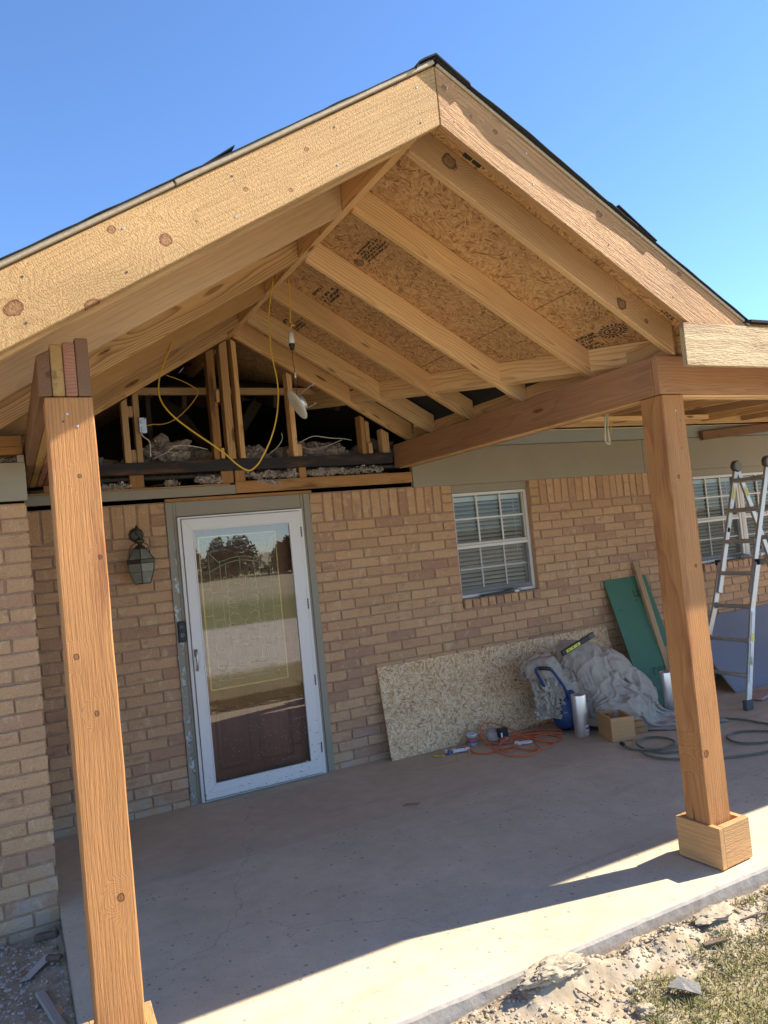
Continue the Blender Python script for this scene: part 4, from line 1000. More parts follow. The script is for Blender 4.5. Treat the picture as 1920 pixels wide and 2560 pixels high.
# ------------------------------------------------------------------ lower side roof to the right
side = thing('side_porch_roof', (5.0, -1.5, 0), 'low sloped side roof framing with sunlit cedar fascia right of the gable', 'porch roof')
box('beam_ply', (1.836, -2.872, 2.336), (9.6, -2.835, 2.528), 'beam_cedar', side, 0.002, 'X'); box('beam_filler', (2.0, -2.834, 2.327), (9.6, -2.822, 2.522), 'fir_b', side, 0.001)
box('beam_ply', (2.0, -2.8215, 2.318), (9.6, -2.784, 2.524), 'fir_b', side, 0.002); box('beam_ply', (2.0, -2.783, 2.334), (9.6, -2.74, 2.524), 'beam_cedar', side, 0.002)
wood('fascia_rough', (0.74, 0.55, 0.30), (0.46, 0.28, 0.13), ring=0.011, lf=0.7, saw=1.9, sawscale=(22, 230, 170), kauto=0, stain=((0.34, 0.17, 0.09), 0.7), center=(0.15, 0.0))
box('fascia_board', (1.692, -3.178, 2.400), (9.6, -3.152, 2.5975), 'fascia_rough', side, 0.002)
for i, x in enumerate((3.05, 3.66, 4.27, 4.88, 5.49, 6.10, 6.71, 7.32, 7.93)):
    bar('joist', (x, -2.735, 2.603), (x, -0.04, 2.72), 0.038, 0.14, ('fir', 'fir_dull')[i % 2], side)
    bar('rafter', (x+0.05, -3.13, SH(-3.13)-0.0725), (x+0.05, 0.45, SH(0.45)-0.0725), 0.038, 0.14, 'fir_dull', side)
    box('blocking', (x+0.02, -1.62, 2.60), (x+0.59, -1.582, 2.71), 'fir', side, 0.0015)
box('ledger_board', (2.02, -0.055, 2.63), (9.6, -0.018, 2.77), 'fir_b', side)
box('ledger_board', (2.02, -0.62, 2.585), (4.9, -0.58, 2.625), 'fir_b', side)
bar('brace_board', (5.45, -0.05, 2.50), (8.0, -0.05, 2.66), 0.04, 0.09, 'ply_brown', side)
for a, b in ((2.135, 4.48), (4.484, 6.92), (6.924, 9.6)):
    yb = 0.6
    pts = [(a, -3.14, SH(-3.14)), (b, -3.14, SH(-3.14)), (b, yb, SH(yb)), ((a if a > 2.2 else 1.30), yb, SH(yb))]
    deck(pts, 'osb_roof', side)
prism('roof_felt', [(2.15, -3.185, SH(-3.185)+0.014), (9.6, -3.185, SH(-3.185)+0.014), (9.6, 0.6, SH(0.6)+0.014), (1.34, 0.6, SH(0.6)+0.014)], (0, 0, 0.012), 'felt_black', side, None, 0)

# ------------------------------------------------------------------ attic insulation (uncountable fluff)
def insulation():
    parts = []; k = 0
    for (x, y, z, r) in ((0.05, 0.45, 2.52, 0.20), (0.22, 0.55, 2.50, 0.18), (-0.12, 0.5, 2.46, 0.16), (-0.6, 0.4, 2.45, 0.2), (-0.8, 0.5, 2.46, 0.2), (0.72, 0.4, 2.50, 0.13), (0.62, 0.5, 2.48, 0.13),
                         (1.15, 0.5, 2.46, 0.18), (1.35, 0.45, 2.47, 0.18), (1.5, 0.6, 2.45, 0.18), (0.06, 0.22, 2.51, 0.07), (0.12, 0.2, 2.52, 0.055), (0.68, 0.22, 2.50, 0.05), (1.9, 0.5, 2.46, 0.2), (1.25, 0.28, 2.49, 0.1), (1.42, 0.25, 2.48, 0.09)):
        parts.append(blob_geo((x, y, z), (r*1.2, r, r*0.8), k, 4, 0.5, 2.2)); k += 1
    rg = np.random.default_rng(3)
    def flakes(cx, cy, cz, rx, ry, rz, n, smin=0.004, smax=0.013):
        V = []; F = []
        for i in range(n):
            d = rg.normal(size=3); d /= np.linalg.norm(d); c = np.array([cx, cy, cz])+d*np.array([rx, ry, rz])*rg.random()**0.35; e = rg.normal(size=(3, 3)); s_ = rg.uniform(smin, smax)
            o = len(V); V += [tuple(c+e[0]*s_*0.6), tuple(c+e[1]*s_*0.6), tuple(c+e[2]*s_*0.6), tuple(c+(e[0]+e[1])*s_*0.4)]; F += [(o, o+1, o+2), (o, o+1, o+3), (o+1, o+2, o+3)]
        parts.append((V, F))
    for (x0, x1, n, zs) in ((-0.62, -0.32, 11, 2.285), (-0.05, 0.36, 15, 2.298), (0.56, 0.96, 18, 2.315), (1.05, 1.72, 25, 2.318)):
        for i in range(n): flakes(random.uniform(x0, x1), random.uniform(-0.005, 0.02), zs+random.uniform(0.0, 0.03), 0.045, 0.025, 0.024, 90)
    for i in range(8): flakes(0.64+0.022*i, -0.022, 2.288-0.004*min(i, 6), 0.022, 0.008, 0.016, 40)
    for (x, y, z) in ((0.05, 0.3, 2.55), (0.0, 0.35, 2.60), (0.2, 0.4, 2.56), (0.68, 0.25, 2.53), (1.25, 0.3, 2.54), (1.4, 0.3, 2.54)): flakes(x, y, z, 0.11, 0.08, 0.07, 500, 0.006, 0.018)
    for i in range(5): flakes(-1.05-0.06*i, -1.10, 2.362, 0.03, 0.02, 0.014, 60)
    V, F = merge(parts); o = mk('loose_insulation', V, F, 'insulation', None, None, 0, False)
    tag(o, 'grey loose fill insulation spilling through the open gable', 'insulation', kind='stuff')
insulation()

# ------------------------------------------------------------------ electrics
YC = [(-0.115, -0.975, 3.101), (-0.158, -0.999, 3.001), (-0.208, -1.008, 2.895), (-0.237, -1.017, 2.798), (-0.24, -1.026, 2.723), (-0.215, -1.035, 2.656), (-0.163, -1.044, 2.589), (-0.092, -1.053, 2.524), (-0.027, -1.062, 2.47), (0.053, -1.071, 2.407), (0.119, -1.08, 2.348), (0.178, -1.09, 2.286), (0.24, -1.099, 2.248), (0.293, -1.108, 2.278), (0.334, -1.117, 2.335), (0.387, -1.126, 2.429), (0.431, -1.135, 2.547), (0.456, -1.144, 2.681), (0.457, -1.153, 2.8), (0.438, -1.162, 2.919), (0.429, -1.171, 3.029), (0.436, -1.18, 3.216), (0.489, -1.185, 3.45)]
tag(tube('electrical_cable', YC, 0.0062, 'yellow_cable', flat=0.55), 'long yellow cable hanging in a deep loop below the ridge', 'cable')
YB = [(0.015, -0.03, 3.092), (0.078, -0.03, 3.07), (0.137, -0.035, 3.043), (0.204, -0.04, 3.003), (0.235, -0.04, 2.972), (0.215, -0.04, 2.927), (0.146, -0.04, 2.846), (0.052, -0.035, 2.768), (-0.037, -0.03, 2.734), (-0.105, -0.03, 2.733), (-0.15, -0.03, 2.726)]
tag(tube('electrical_cable', YB, 0.0055, 'yellow_cable', flat=0.6), 'short yellow cable looping into the metal outlet box', 'cable')
ob = thing('outlet_box', (-0.18, -0.03, 2.67), 'square galvanised outlet box with two round knockouts on a gable stud', 'electrical box')
box('box_body', (-0.206, -0.034, 2.672), (-0.153, 0.01, 2.784), 'galvanised', ob, 0.003)
for z in (2.702, 2.752):
    lathe('knockout', [(0.017, 0), (0.017, 0.004), (0.012, 0.006), (0.011, 0.003)], (-0.18, -0.0335, z), 'galvanised', ob, (0, -1, 0), 16)
for x, z in ((-0.165, 2.776), (-0.195, 2.68)): lathe('screw', [(0.004, 0), (0.003, 0.003)], (x, -0.034, z), 'dark_grey_plastic', ob, (0, -1, 0), 8)
tag(tube('electrical_cable', [(-0.197, -0.02, 2.672), (-0.178, -0.025, 2.643), (-0.147, -0.03, 2.616), (-0.142, -0.03, 2.58), (-0.144, -0.02, 2.50)], 0.0045, 'white_cable'), 'white cable dropping from the metal outlet box', 'cable')
tag(tube('electrical_cable', [(-0.11, 0.1, 2.50), (-0.022, 0.1, 2.537), (0.052, 0.1, 2.584), (0.115, 0.1, 2.595), (0.204, 0.1, 2.583), (0.302, 0.1, 2.557)], 0.0045, 'white_cable'), 'white cable arching over insulation left of the doubled gable studs', 'cable')
tag(tube('electrical_cable', [(0.9, 0.1, 2.67), (0.9, 0.1, 2.614), (0.844, 0.1, 2.548), (0.76, 0.1, 2.49)], 0.0035, 'white_cable'), 'thin white wire curling beside the stud behind the hanging lamp', 'cable')
tag(tube('electrical_cable', [(1.05, 0.15, 2.585), (1.12, 0.15, 2.62), (1.2, 0.15, 2.643), (1.337, 0.15, 2.624), (1.445, 0.15, 2.616), (1.53, 0.15, 2.6)], 0.004, 'white_cable'), 'upper pale cable arching across the attic right of the hanging lamp', 'cable')
tag(tube('electrical_cable', [(1.05, 0.16, 2.57), (1.10, 0.16, 2.555), (1.189, 0.16, 2.534), (1.298, 0.16, 2.56), (1.445, 0.165, 2.608)], 0.004, 'white_cable'), 'lower pale cable sagging onto the insulation at the right', 'cable')
lamp = thing('ceiling_light', (0.535, -1.3, 2.6), 'white round recessed ceiling light dangling on its wire below the ridge', 'light')
tube('cable', [(0.535, -1.3, 3.388), (0.535, -1.302, 3.28), (0.528, -1.3, 3.18), (0.523, -1.3, 3.115)], 0.0045, 'yellow_cable', lamp)
tube('twisted_wire', [(0.523, -1.3, 3.125), (0.529, -1.305, 3.10), (0.519, -1.296, 3.075), (0.527, -1.302, 3.05), (0.524, -1.3, 3.03)], 0.003, 'brass', lamp, 4, 6)
lathe('wire_nut', [(0.004, 0.0), (0.007, 0.012), (0.003, 0.02)], (0.530, -1.30, 3.098), 'yellow_cable', lamp, (1, 0, 0.3), 8)
lathe('socket_shell', [(0.006, 0.074), (0.016, 0.070), (0.018, 0.03), (0.018, 0.0)], (0.520, -1.3, 2.985), 'plastic_white', lamp, sides=14)
lathe('socket_plug', [(0.019, 0.035), (0.019, 0.022), (0.014, 0.020), (0.013, 0.0)], (0.519, -1.3, 2.95), 'black_plastic', lamp, sides=14)
tube('wire', [(0.519, -1.3, 2.955), (0.516, -1.3, 2.885), (0.523, -1.3, 2.80), (0.521, -1.3, 2.74), (0.522, -1.29, 2.665)], 0.0028, 'brown_wire', lamp, 5, 6)
lathe('wire_connector', [(0.004, 0), (0.0055, 0.005), (0.0055, 0.03), (0.003, 0.034)], (0.523, -1.3, 2.775), 'plastic_white', lamp, sides=8)
ax = Vector((0.86, -0.10, 0.48)).normalized(); dc = Vector((0.516, -1.30, 2.612))
lathe('trim_disc', [(0.0, -0.006), (0.075, -0.006), (0.098, -0.002), (0.100, 0.001), (0.096, 0.004), (0.05, 0.007)], dc, 'plastic_white', lamp, ax, 32)
lathe('lamp_housing', [(0.05, 0.004), (0.049, 0.042), (0.044, 0.046)], dc, 'galvanised', lamp, ax, 24)
for sgn in (1, -1):
    e = dc+ax*0.035+Vector((0, 0, 1))*0.05*sgn
    tube('spring_clip', [e, e+ax*0.05+Vector((0, 0, 0.008*sgn)), e+ax*0.10+Vector((0, 0, 0.012*sgn)), e+ax*0.102+Vector((0, 0.006, 0.006*sgn)), e+ax*0.09+Vector((0, 0.008, 0.004*sgn))], 0.0013, 'galvanised', lamp, 4, 5)
coil = thing('cable_coil', (2.68, -1.6, 2.26), 'bundle of folded white cable hanging under the right beam', 'cable')
for i in range(4):
    dx = 0.012*i; y = -1.6+0.006*i
    tube('cable_loop', [(2.700-dx*0.3, y, 2.53), (2.668+dx*0.6, y, 2.43), (2.655+dx*0.7, y, 2.34), (2.648+dx*0.9, y, 2.285-0.006*i), (2.664+dx, y-0.008, 2.258+0.007*(i % 3)), (2.683+dx*0.8, y, 2.285), (2.685+dx*0.5, y, 2.36), (2.700-dx*0.4, y, 2.44), (2.704-dx*0.3, y, 2.53)], 0.0042, 'white_cable', coil, 5, 6)
tube('cable_tail', [(2.70, -1.6, 2.43), (2.712, -1.605, 2.41), (2.708, -1.605, 2.38), (2.716, -1.605, 2.36), (2.707, -1.605, 2.335)], 0.004, 'yellow_cable', coil, 4, 6)

# ------------------------------------------------------------------ wall lantern
lan = thing('wall_lantern', (-0.287, 0, 1.61), 'aged bronze coach lantern with grey glass on the brick left of the door', 'lantern')
LX, LY = -0.287, -0.125
def hexring(r, z): return [(LX+r*math.cos(R(60*k+20)), LY+r*math.sin(R(60*k+20)), z) for k in range(6)]
def hexloft(name, rings, mat, par, inset=0):
    vs = [v for r_, z in rings for v in hexring(r_, z)]; n = len(rings)
    fs = [(i*6+k, i*6+(k+1) % 6, (i+1)*6+(k+1) % 6, (i+1)*6+k) for i in range(n-1) for k in range(6)] + [tuple(range(6)), tuple(range((n-1)*6, n*6))]
    return mk(name, vs, fs, mat, par)
hexloft('shoulder_band', [(0.098, 1.748), (0.106, 1.752), (0.106, 1.772), (0.098, 1.776)], 'bronze', lan)
hexloft('top_cap', [(0.046, 1.845), (0.040, 1.858), (0.026, 1.872), (0.014, 1.876)], 'bronze', lan)
hexloft('base_plate', [(0.060, 1.606), (0.062, 1.612), (0.050, 1.618)], 'bronze', lan)
def panes(r0, z0, r1, z1, nm):
    a, b = hexring(r0, z0), hexring(r1, z1)
    for k in range(6):
        j = (k+1) % 6; c = sum((Vector(p) for p in (a[k], a[j], b[j], b[k])), Vector())/4
        sh = lambda p: c+(Vector(p)-c)*0.95
        n = (Vector(a[j])-Vector(a[k])).cross(Vector(b[k])-Vector(a[k])).normalized()
        prism(nm, [sh(a[k]), sh(a[j]), sh(b[j]), sh(b[k])], n*-0.002, 'lantern_glass', lan, None, 0)
        V, F = tube_geo([a[k], b[k]], 0.0038, 6); mk('glazing_bar', V, F, 'bronze', lan)
panes(0.060, 1.612, 0.090, 1.69, 'glass_pane'); panes(0.090, 1.69, 0.099, 1.748, 'glass_pane'); panes(0.099, 1.776, 0.046, 1.848, 'roof_pane')
lathe('finial', [(0.012, 0), (0.014, 0.010), (0.032, 0.022), (0.036, 0.032), (0.030, 0.042), (0.012, 0.050), (0.005, 0.056)], (LX, LY, 1.872), 'bronze', lan, sides=16)
lathe('bulb', [(0.02, 0), (0.034, 0.02), (0.036, 0.05), (0.026, 0.085), (0.01, 0.095)], (LX, LY, 1.655), 'bulb_white', lan, sides=14)
tube('scroll_arm', [(LX, LY, 1.925), (LX-0.004, LY, 1.96), (LX-0.006, LY+0.01, 1.995), (LX-0.006, LY+0.04, 2.012), (LX-0.004, LY+0.09, 1.99), (LX, -0.02, 1.95)], [0.006]*31, 'bronze', lan, 6, 8)
tube('hook', [(LX+0.012, LY-0.006, 1.95), (LX+0.016, LY-0.006, 1.937), (LX+0.008, LY-0.006, 1.930), (LX, LY-0.004, 1.94), (LX-0.002, LY, 1.975)], 0.004, 'bronze', lan, 5, 6)
for s in (-1, 1): tube('side_scroll', [(LX+s*0.022, LY+0.01, 1.895), (LX+s*0.055, LY+0.02, 1.872), (LX+s*0.068, LY+0.03, 1.83), (LX+s*0.066, LY+0.05, 1.79)], 0.003, 'bronze', lan, 5, 6)
lathe('back_plate', [(0.05, 0), (0.05, 0.012), (0.03, 0.02)], (LX, 0.0, 1.95), 'bronze', lan, (0, -1, 0), 20)
bell = thing('video_doorbell', (-0.033, -0.012, 1.157), 'slim black video doorbell on the grey trim beside the storm door', 'doorbell')
box('bell_case', (-0.060, -0.040, 1.157), (-0.008, -0.0125, 1.304), 'black_plastic', bell, 0.004)
box('camera_window', (-0.048, -0.0415, 1.258), (-0.024, -0.0402, 1.278), 'dark_grey_plastic', bell, 0.0005)
lathe('button_ring', [(0.0135, 0), (0.0135, 0.0025), (0.0110, 0.0025), (0.0110, 0.0)], (-0.034, -0.0402, 1.208), 'ring_grey', bell, (0, -1, 0), 24, False); lathe('button', [(0.0105, 0), (0.0105, 0.0015)], (-0.034, -0.0402, 1.208), 'dark_grey_plastic', bell, (0, -1, 0), 20)

# things left on the window sills
ts = thing('caulk_gun', (2.7, -0.01, 1.166), 'black flat tool lying on the sill of the small window', 'tool')
prism('tool_blade', [(2.53, -0.012, 1.186), (2.60, -0.012, 1.168), (2.84, -0.012, 1.168), (2.875, -0.012, 1.180), (2.90, -0.012, 1.205), (2.86, -0.012, 1.203), (2.80, -0.012, 1.190)], (0, 0.03, 0), 'black_plastic', ts, None, 0.003)
prism('tool_grip', [(2.86, -0.008, 1.170), (2.95, -0.008, 1.172), (2.99, -0.008, 1.188), (2.93, -0.008, 1.197), (2.87, -0.008, 1.196)], (0, 0.022, 0), 'dark_grey_plastic', ts, None, 0.003)
box('tool_tip', (2.905, -0.016, 1.168), (2.955, -0.009, 1.186), 'plastic_white', ts, 0.002)
ts = thing('flat_bracket', (5.95, -0.01, 1.166), 'dark strip and rag on the sill of the wide window behind the ladder', 'tool')
prism('dark_strip', [(5.45, -0.010, 1.168), (5.80, -0.010, 1.168), (5.80, -0.010, 1.182), (5.46, -0.010, 1.176)], (0, 0.025, 0), 'black_plastic', ts, None, 0.002)
V, F = blob_geo((5.93, -0.004, 1.193), (0.09, 0.02, 0.024), 4, 3, 0.4, 2.0); mk('rag', V, F, 'dark_grey_plastic', ts)
wc = thing('white_pipe_cap', (6.2, -0.01, 1.166), 'short white plastic pipe with cap on the wide window sill', 'pipe')
lathe('pipe', [(0.009, 0), (0.009, 0.09)], (6.10, -0.006, 1.19), 'plastic_white', wc, (1, 0, 0), 12); lathe('cap', [(0.016, 0), (0.02, 0.002), (0.02, 0.04), (0.016, 0.042)], (6.19, -0.006, 1.188), 'plastic_white', wc, (1, 0, 0), 14)

# ------------------------------------------------------------------ leaning sheets and lumber
def leaning(name, xa, xb, ybot, ytop, ztop, th, mat, label, cat, edge=None, skew=0.0):
    a, b = Vector((xa, ybot, 0.002)), Vector((xb, ybot-skew, 0.002)); c, d = Vector((xb, ytop, ztop)), Vector((xa, ytop, ztop))
    x = (b-a).normalized(); n = x.cross(d-a).normalized(); n = n if n.y < 0 else -n
    fr = axes(a, x, n.cross(x) if n.cross(x).z > 0 else -(n.cross(x)), n) if False else None
    y = (d-a).normalized(); z = x.cross(y)
    o = prism(name, [a, b, c, d], -n*th if n.y < 0 else n*th, mat, None, axes(a, x, y, z), 0.001)
    return tag(o, label, cat), a, x, y, n
leaning('osb_sheet', 1.479, 3.918, -0.127, -0.012, 0.724, 0.012, 'osb_pale', 'pale strand board sheet leaning against the brick wall under the window', 'board', skew=0.05)
gb, ga, gxx, gyy, gn = leaning('green_sheathing', 3.945, 4.485, -0.40, -0.012, 1.150, 0.011, 'green_sheet', 'green sheathing panel with faded print leaning behind the right post', 'board')
def text_mesh(s, size, origin, xd, yd, n, mat, parent, name='print', flip=False):
    cu = bpy.data.curves.new('print', 'FONT'); cu.body = s; cu.size = size; cu.extrude = 0
    to = bpy.data.objects.new('print_tmp', cu); COL.objects.link(to)
    dg = bpy.context.evaluated_depsgraph_get(); me = bpy.data.meshes.new_from_object(to.evaluated_get(dg)); bpy.data.objects.remove(to)
    xd, yd = Vector(xd).normalized(), Vector(yd).normalized()
    if flip: xd, yd = -xd, -yd
    me.materials.clear(); me.materials.append(MATS[mat])
    o = bpy.data.objects.new(name, me); place(o, parent, axes(Vector(origin)+Vector(n)*0.0015, xd, yd, xd.cross(yd))); return o
text_mesh('rem', 0.16, ga+gxx*0.20+gyy*0.26, gxx, gyy, gn, 'green_ink', gb)
text_mesh('m', 0.16, ga+gxx*0.42+gyy*1.08, gxx, gyy, gn, 'green_ink', gb, flip=True); text_mesh('.', 0.16, ga+gxx*0.295+gyy*0.97, gxx, gyy, gn, 'green_ink', gb)
text_mesh('RU', 0.035, ga+gxx*0.10+gyy*0.92, gxx, gyy, gn, 'green_ink', gb, flip=True)
tag(bar('lumber', (4.355, -0.36, 0.02), (4.352, -0.018, 1.29), 0.062, 0.036, 'fir_dull', zhint=(0, -1, 0.2)), 'long narrow offcut leaning on the green panel, its top highest', 'lumber')
tag(bar('lumber', (4.44, -0.455, 0.02), (4.405, -0.145, 0.62), 0.085, 0.036, 'fir_dull', zhint=(0, -1, 0.2)), 'shorter wide offcut leaning low in front of the green panel', 'lumber')
gp, a_, x_, y_, n_ = leaning('grey_panel', 4.86, 7.3, -0.62, -0.03, 0.64, 0.014, 'blue_grey_panel', 'blue grey painted sheet leaning at an angle behind the ladder', 'board')
prism('panel_edge', [a_+n_*0.0, a_+y_*0.865, a_+y_*0.865-x_*0.003-n_*0.014, a_-x_*0.003-n_*0.014], n_*0.002, 'panel_edge', gp, None, 0)
tag(bar('wood_scrap', (4.72, -0.93, 0.02), (5.3, -0.80, 0.035), 0.10, 0.02, 'pink_paper'), 'flat reddish scrap on the slab beside the ladder foot', 'scrap')

# ------------------------------------------------------------------ ladder
lad = thing('step_ladder', (5.18, -0.8, 0), 'open aluminium folding ladder standing before the wide window', 'ladder')
HZ = 2.115; hR, hL = Vector((5.18, -0.967, HZ)), Vector((5.18, -0.633, HZ)); SPR = 0.77
def rail_at(sgn, side_, z, outer):
    """sgn -1 front section, +1 rear; side_ -1 near, +1 far"""
    t = (HZ-z)/HZ; x = 5.18 + sgn*SPR*t; yc_ = -0.80; half = 0.167
    if outer: half += 0.028 + 0.085*max(0.0, (0.85-z)/0.85)
    return Vector((x, yc_+side_*half, z))
for sgn in (-1, 1):
    for sd in (-1, 1):
        bar('inner_rail', rail_at(sgn, sd, HZ-0.05, False), rail_at(sgn, sd, 0.95 if sgn < 0 else 0.9, False), 0.026, 0.052, 'aluminium', lad, 0.003, zhint=(1, 0, 0.2))
        bar('outer_rail', rail_at(sgn, sd, 1.22, True), rail_at(sgn, sd, 0.83, True), 0.024, 0.058, 'aluminium', lad, 0.003, zhint=(1, 0, 0.2))
        bar('outer_rail', rail_at(sgn, sd, 0.835, True), rail_at(sgn, sd, 0.05, True), 0.024, 0.058, 'aluminium', lad, 0.003, zhint=(1, 0, 0.2))
        f = rail_at(sgn, sd, 0.03, True); box('rubber_foot', (f.x-0.045, f.y-0.022, 0.001), (f.x+0.045, f.y+0.022, 0.085), 'dark_grey_plastic', lad, 0.006)
        if sgn < 0:
            l = rail_at(-1, sd, 1.225, True); box('lock_tab', (l.x-0.03, l.y-0.045 if sd < 0 else l.y-0.01, 1.20), (l.x+0.03, l.y+0.01 if sd < 0 else l.y+0.045, 1.25), 'black_plastic', lad, 0.004)
    for k, z in enumerate((0.27, 0.555, 0.84, 1.125, 1.41, 1.695, 1.975)):
        out = z < 1.2; a, b = rail_at(sgn, -1, z, out), rail_at(sgn, 1, z, out)
        bar('rung', a, b, 0.060, 0.034, 'aluminium', lad, 0.006, zhint=(-0.2*sgn, 0, 1))
        if out and z < 0.9:
            for e, dr in ((a, 1), (b, -1)): V, F = lathe_geo([(0.034, 0.0), (0.03, 0.012), (0.02, 0.05)], e, (0, dr, 0), 10); mk('rung_flare', V, F, 'aluminium', lad)
for h in (hR, hL): lathe('hinge', [(0.05, -0.022), (0.056, -0.018), (0.056, 0.018), (0.05, 0.022)], h, 'dark_grey_plastic', lad, (0, 1, 0), 20); 
for h in (hR, hL): lathe('hinge_cover', [(0.046, -0.028), (0.046, 0.028)], h, 'hinge_grey', lad, (0, 1, 0), 18)
def sticker(sgn, sd, z0, z1, outer, mat):
    a, b = rail_at(sgn, sd, z0, outer), rail_at(sgn, sd, z1, outer); t = (b-a).normalized()
    n = Vector((0, -1, 0)) ; w_ = n.cross(t).normalized()*0.018; off = n*0.0145
    mk('sticker', [a-w_+off, a+w_+off, b+w_+off, b-w_+off], [(0, 1, 2, 3)], mat, lad)
sticker(-1, -1, 0.62, 0.80, True, 'label_white'); sticker(-1, -1, 0.55, 0.62, True, 'label_yellow'); sticker(-1, -1, 0.22, 0.54, True, 'label_white'); sticker(-1, -1, 0.36, 0.43, True, 'label_yellow')
def sticker_in(sd, z0, z1, mat, sgn=-1):
    a, b = rail_at(sgn, sd, z0, False), rail_at(sgn, sd, z1, False); t = (b-a).normalized(); n = Vector((0, -1, 0)); w_ = n.cross(t).normalized()*0.015; off = n*0.0145
    mk('sticker', [a-w_+off, a+w_+off, b+w_+off, b-w_+off], [(0, 1, 2, 3)], mat, lad)
sticker_in(1, 1.80, 1.90, 'label_yellow'); sticker_in(1, 1.90, 1.925, 'label_white'); sticker_in(1, 1.50, 1.62, 'label_white'); sticker_in(1, 1.50, 1.54, 'ink'); sticker_in(1, 1.82, 1.91, 'label_yellow', 1)

# ------------------------------------------------------------------ compressor under the drop cloth
comp = thing('blue_compressor', (3.1, -0.36, 0), 'blue steel tank with a tubular blue handle half hidden by the drop cloth', 'compressor')
lathe('tank', [(0.02, -0.13), (0.10, -0.125), (0.125, -0.09), (0.130, 0.0), (0.125, 0.12), (0.10, 0.17), (0.03, 0.18)], (3.02, -0.42, 0.145), 'blue_steel', comp, (0, 0.25, 1), 24)
H = [(2.985, -0.50, 0.27), (2.92, -0.54, 0.38), (2.845, -0.54, 0.50), (2.80, -0.535, 0.555), (2.76, -0.525, 0.565), (2.71, -0.50, 0.572), (2.69, -0.485, 0.555), (2.725, -0.475, 0.49), (2.81, -0.455, 0.36), (2.90, -0.42, 0.25)]
tube('handle', H, 0.013, 'blue_steel', comp, 5, 10)
tube('grip', [(2.80, -0.5352, 0.5555), (2.76, -0.5252, 0.5655), (2.712, -0.501, 0.5725)], 0.016, 'black_plastic', comp, 3, 10)
lathe('foot', [(0.03, 0), (0.026, 0.06)], (3.0, -0.42, 0.0), 'black_plastic', comp, sides=12); lathe('foot', [(0.03, 0), (0.026, 0.06)], (3.5, -0.42, 0.0), 'black_plastic', comp, sides=12)
lathe('motor', [(0.02, 0.0), (0.11, 0.01), (0.12, 0.1), (0.12, 0.3), (0.08, 0.34)], (3.22, -0.34, 0.30), 'dark_grey_plastic', comp, (1, 0, 0), 18)
box('frame_plate', (3.0, -0.43, 0.06), (3.55, -0.25, 0.30), 'blue_steel', comp, 0.01)
tube('frame_tube', [(3.40, -0.475, 0.06), (3.35, -0.49, 0.20), (3.33, -0.485, 0.33), (3.40, -0.42, 0.40)], 0.012, 'blue_steel', comp, 5, 8)

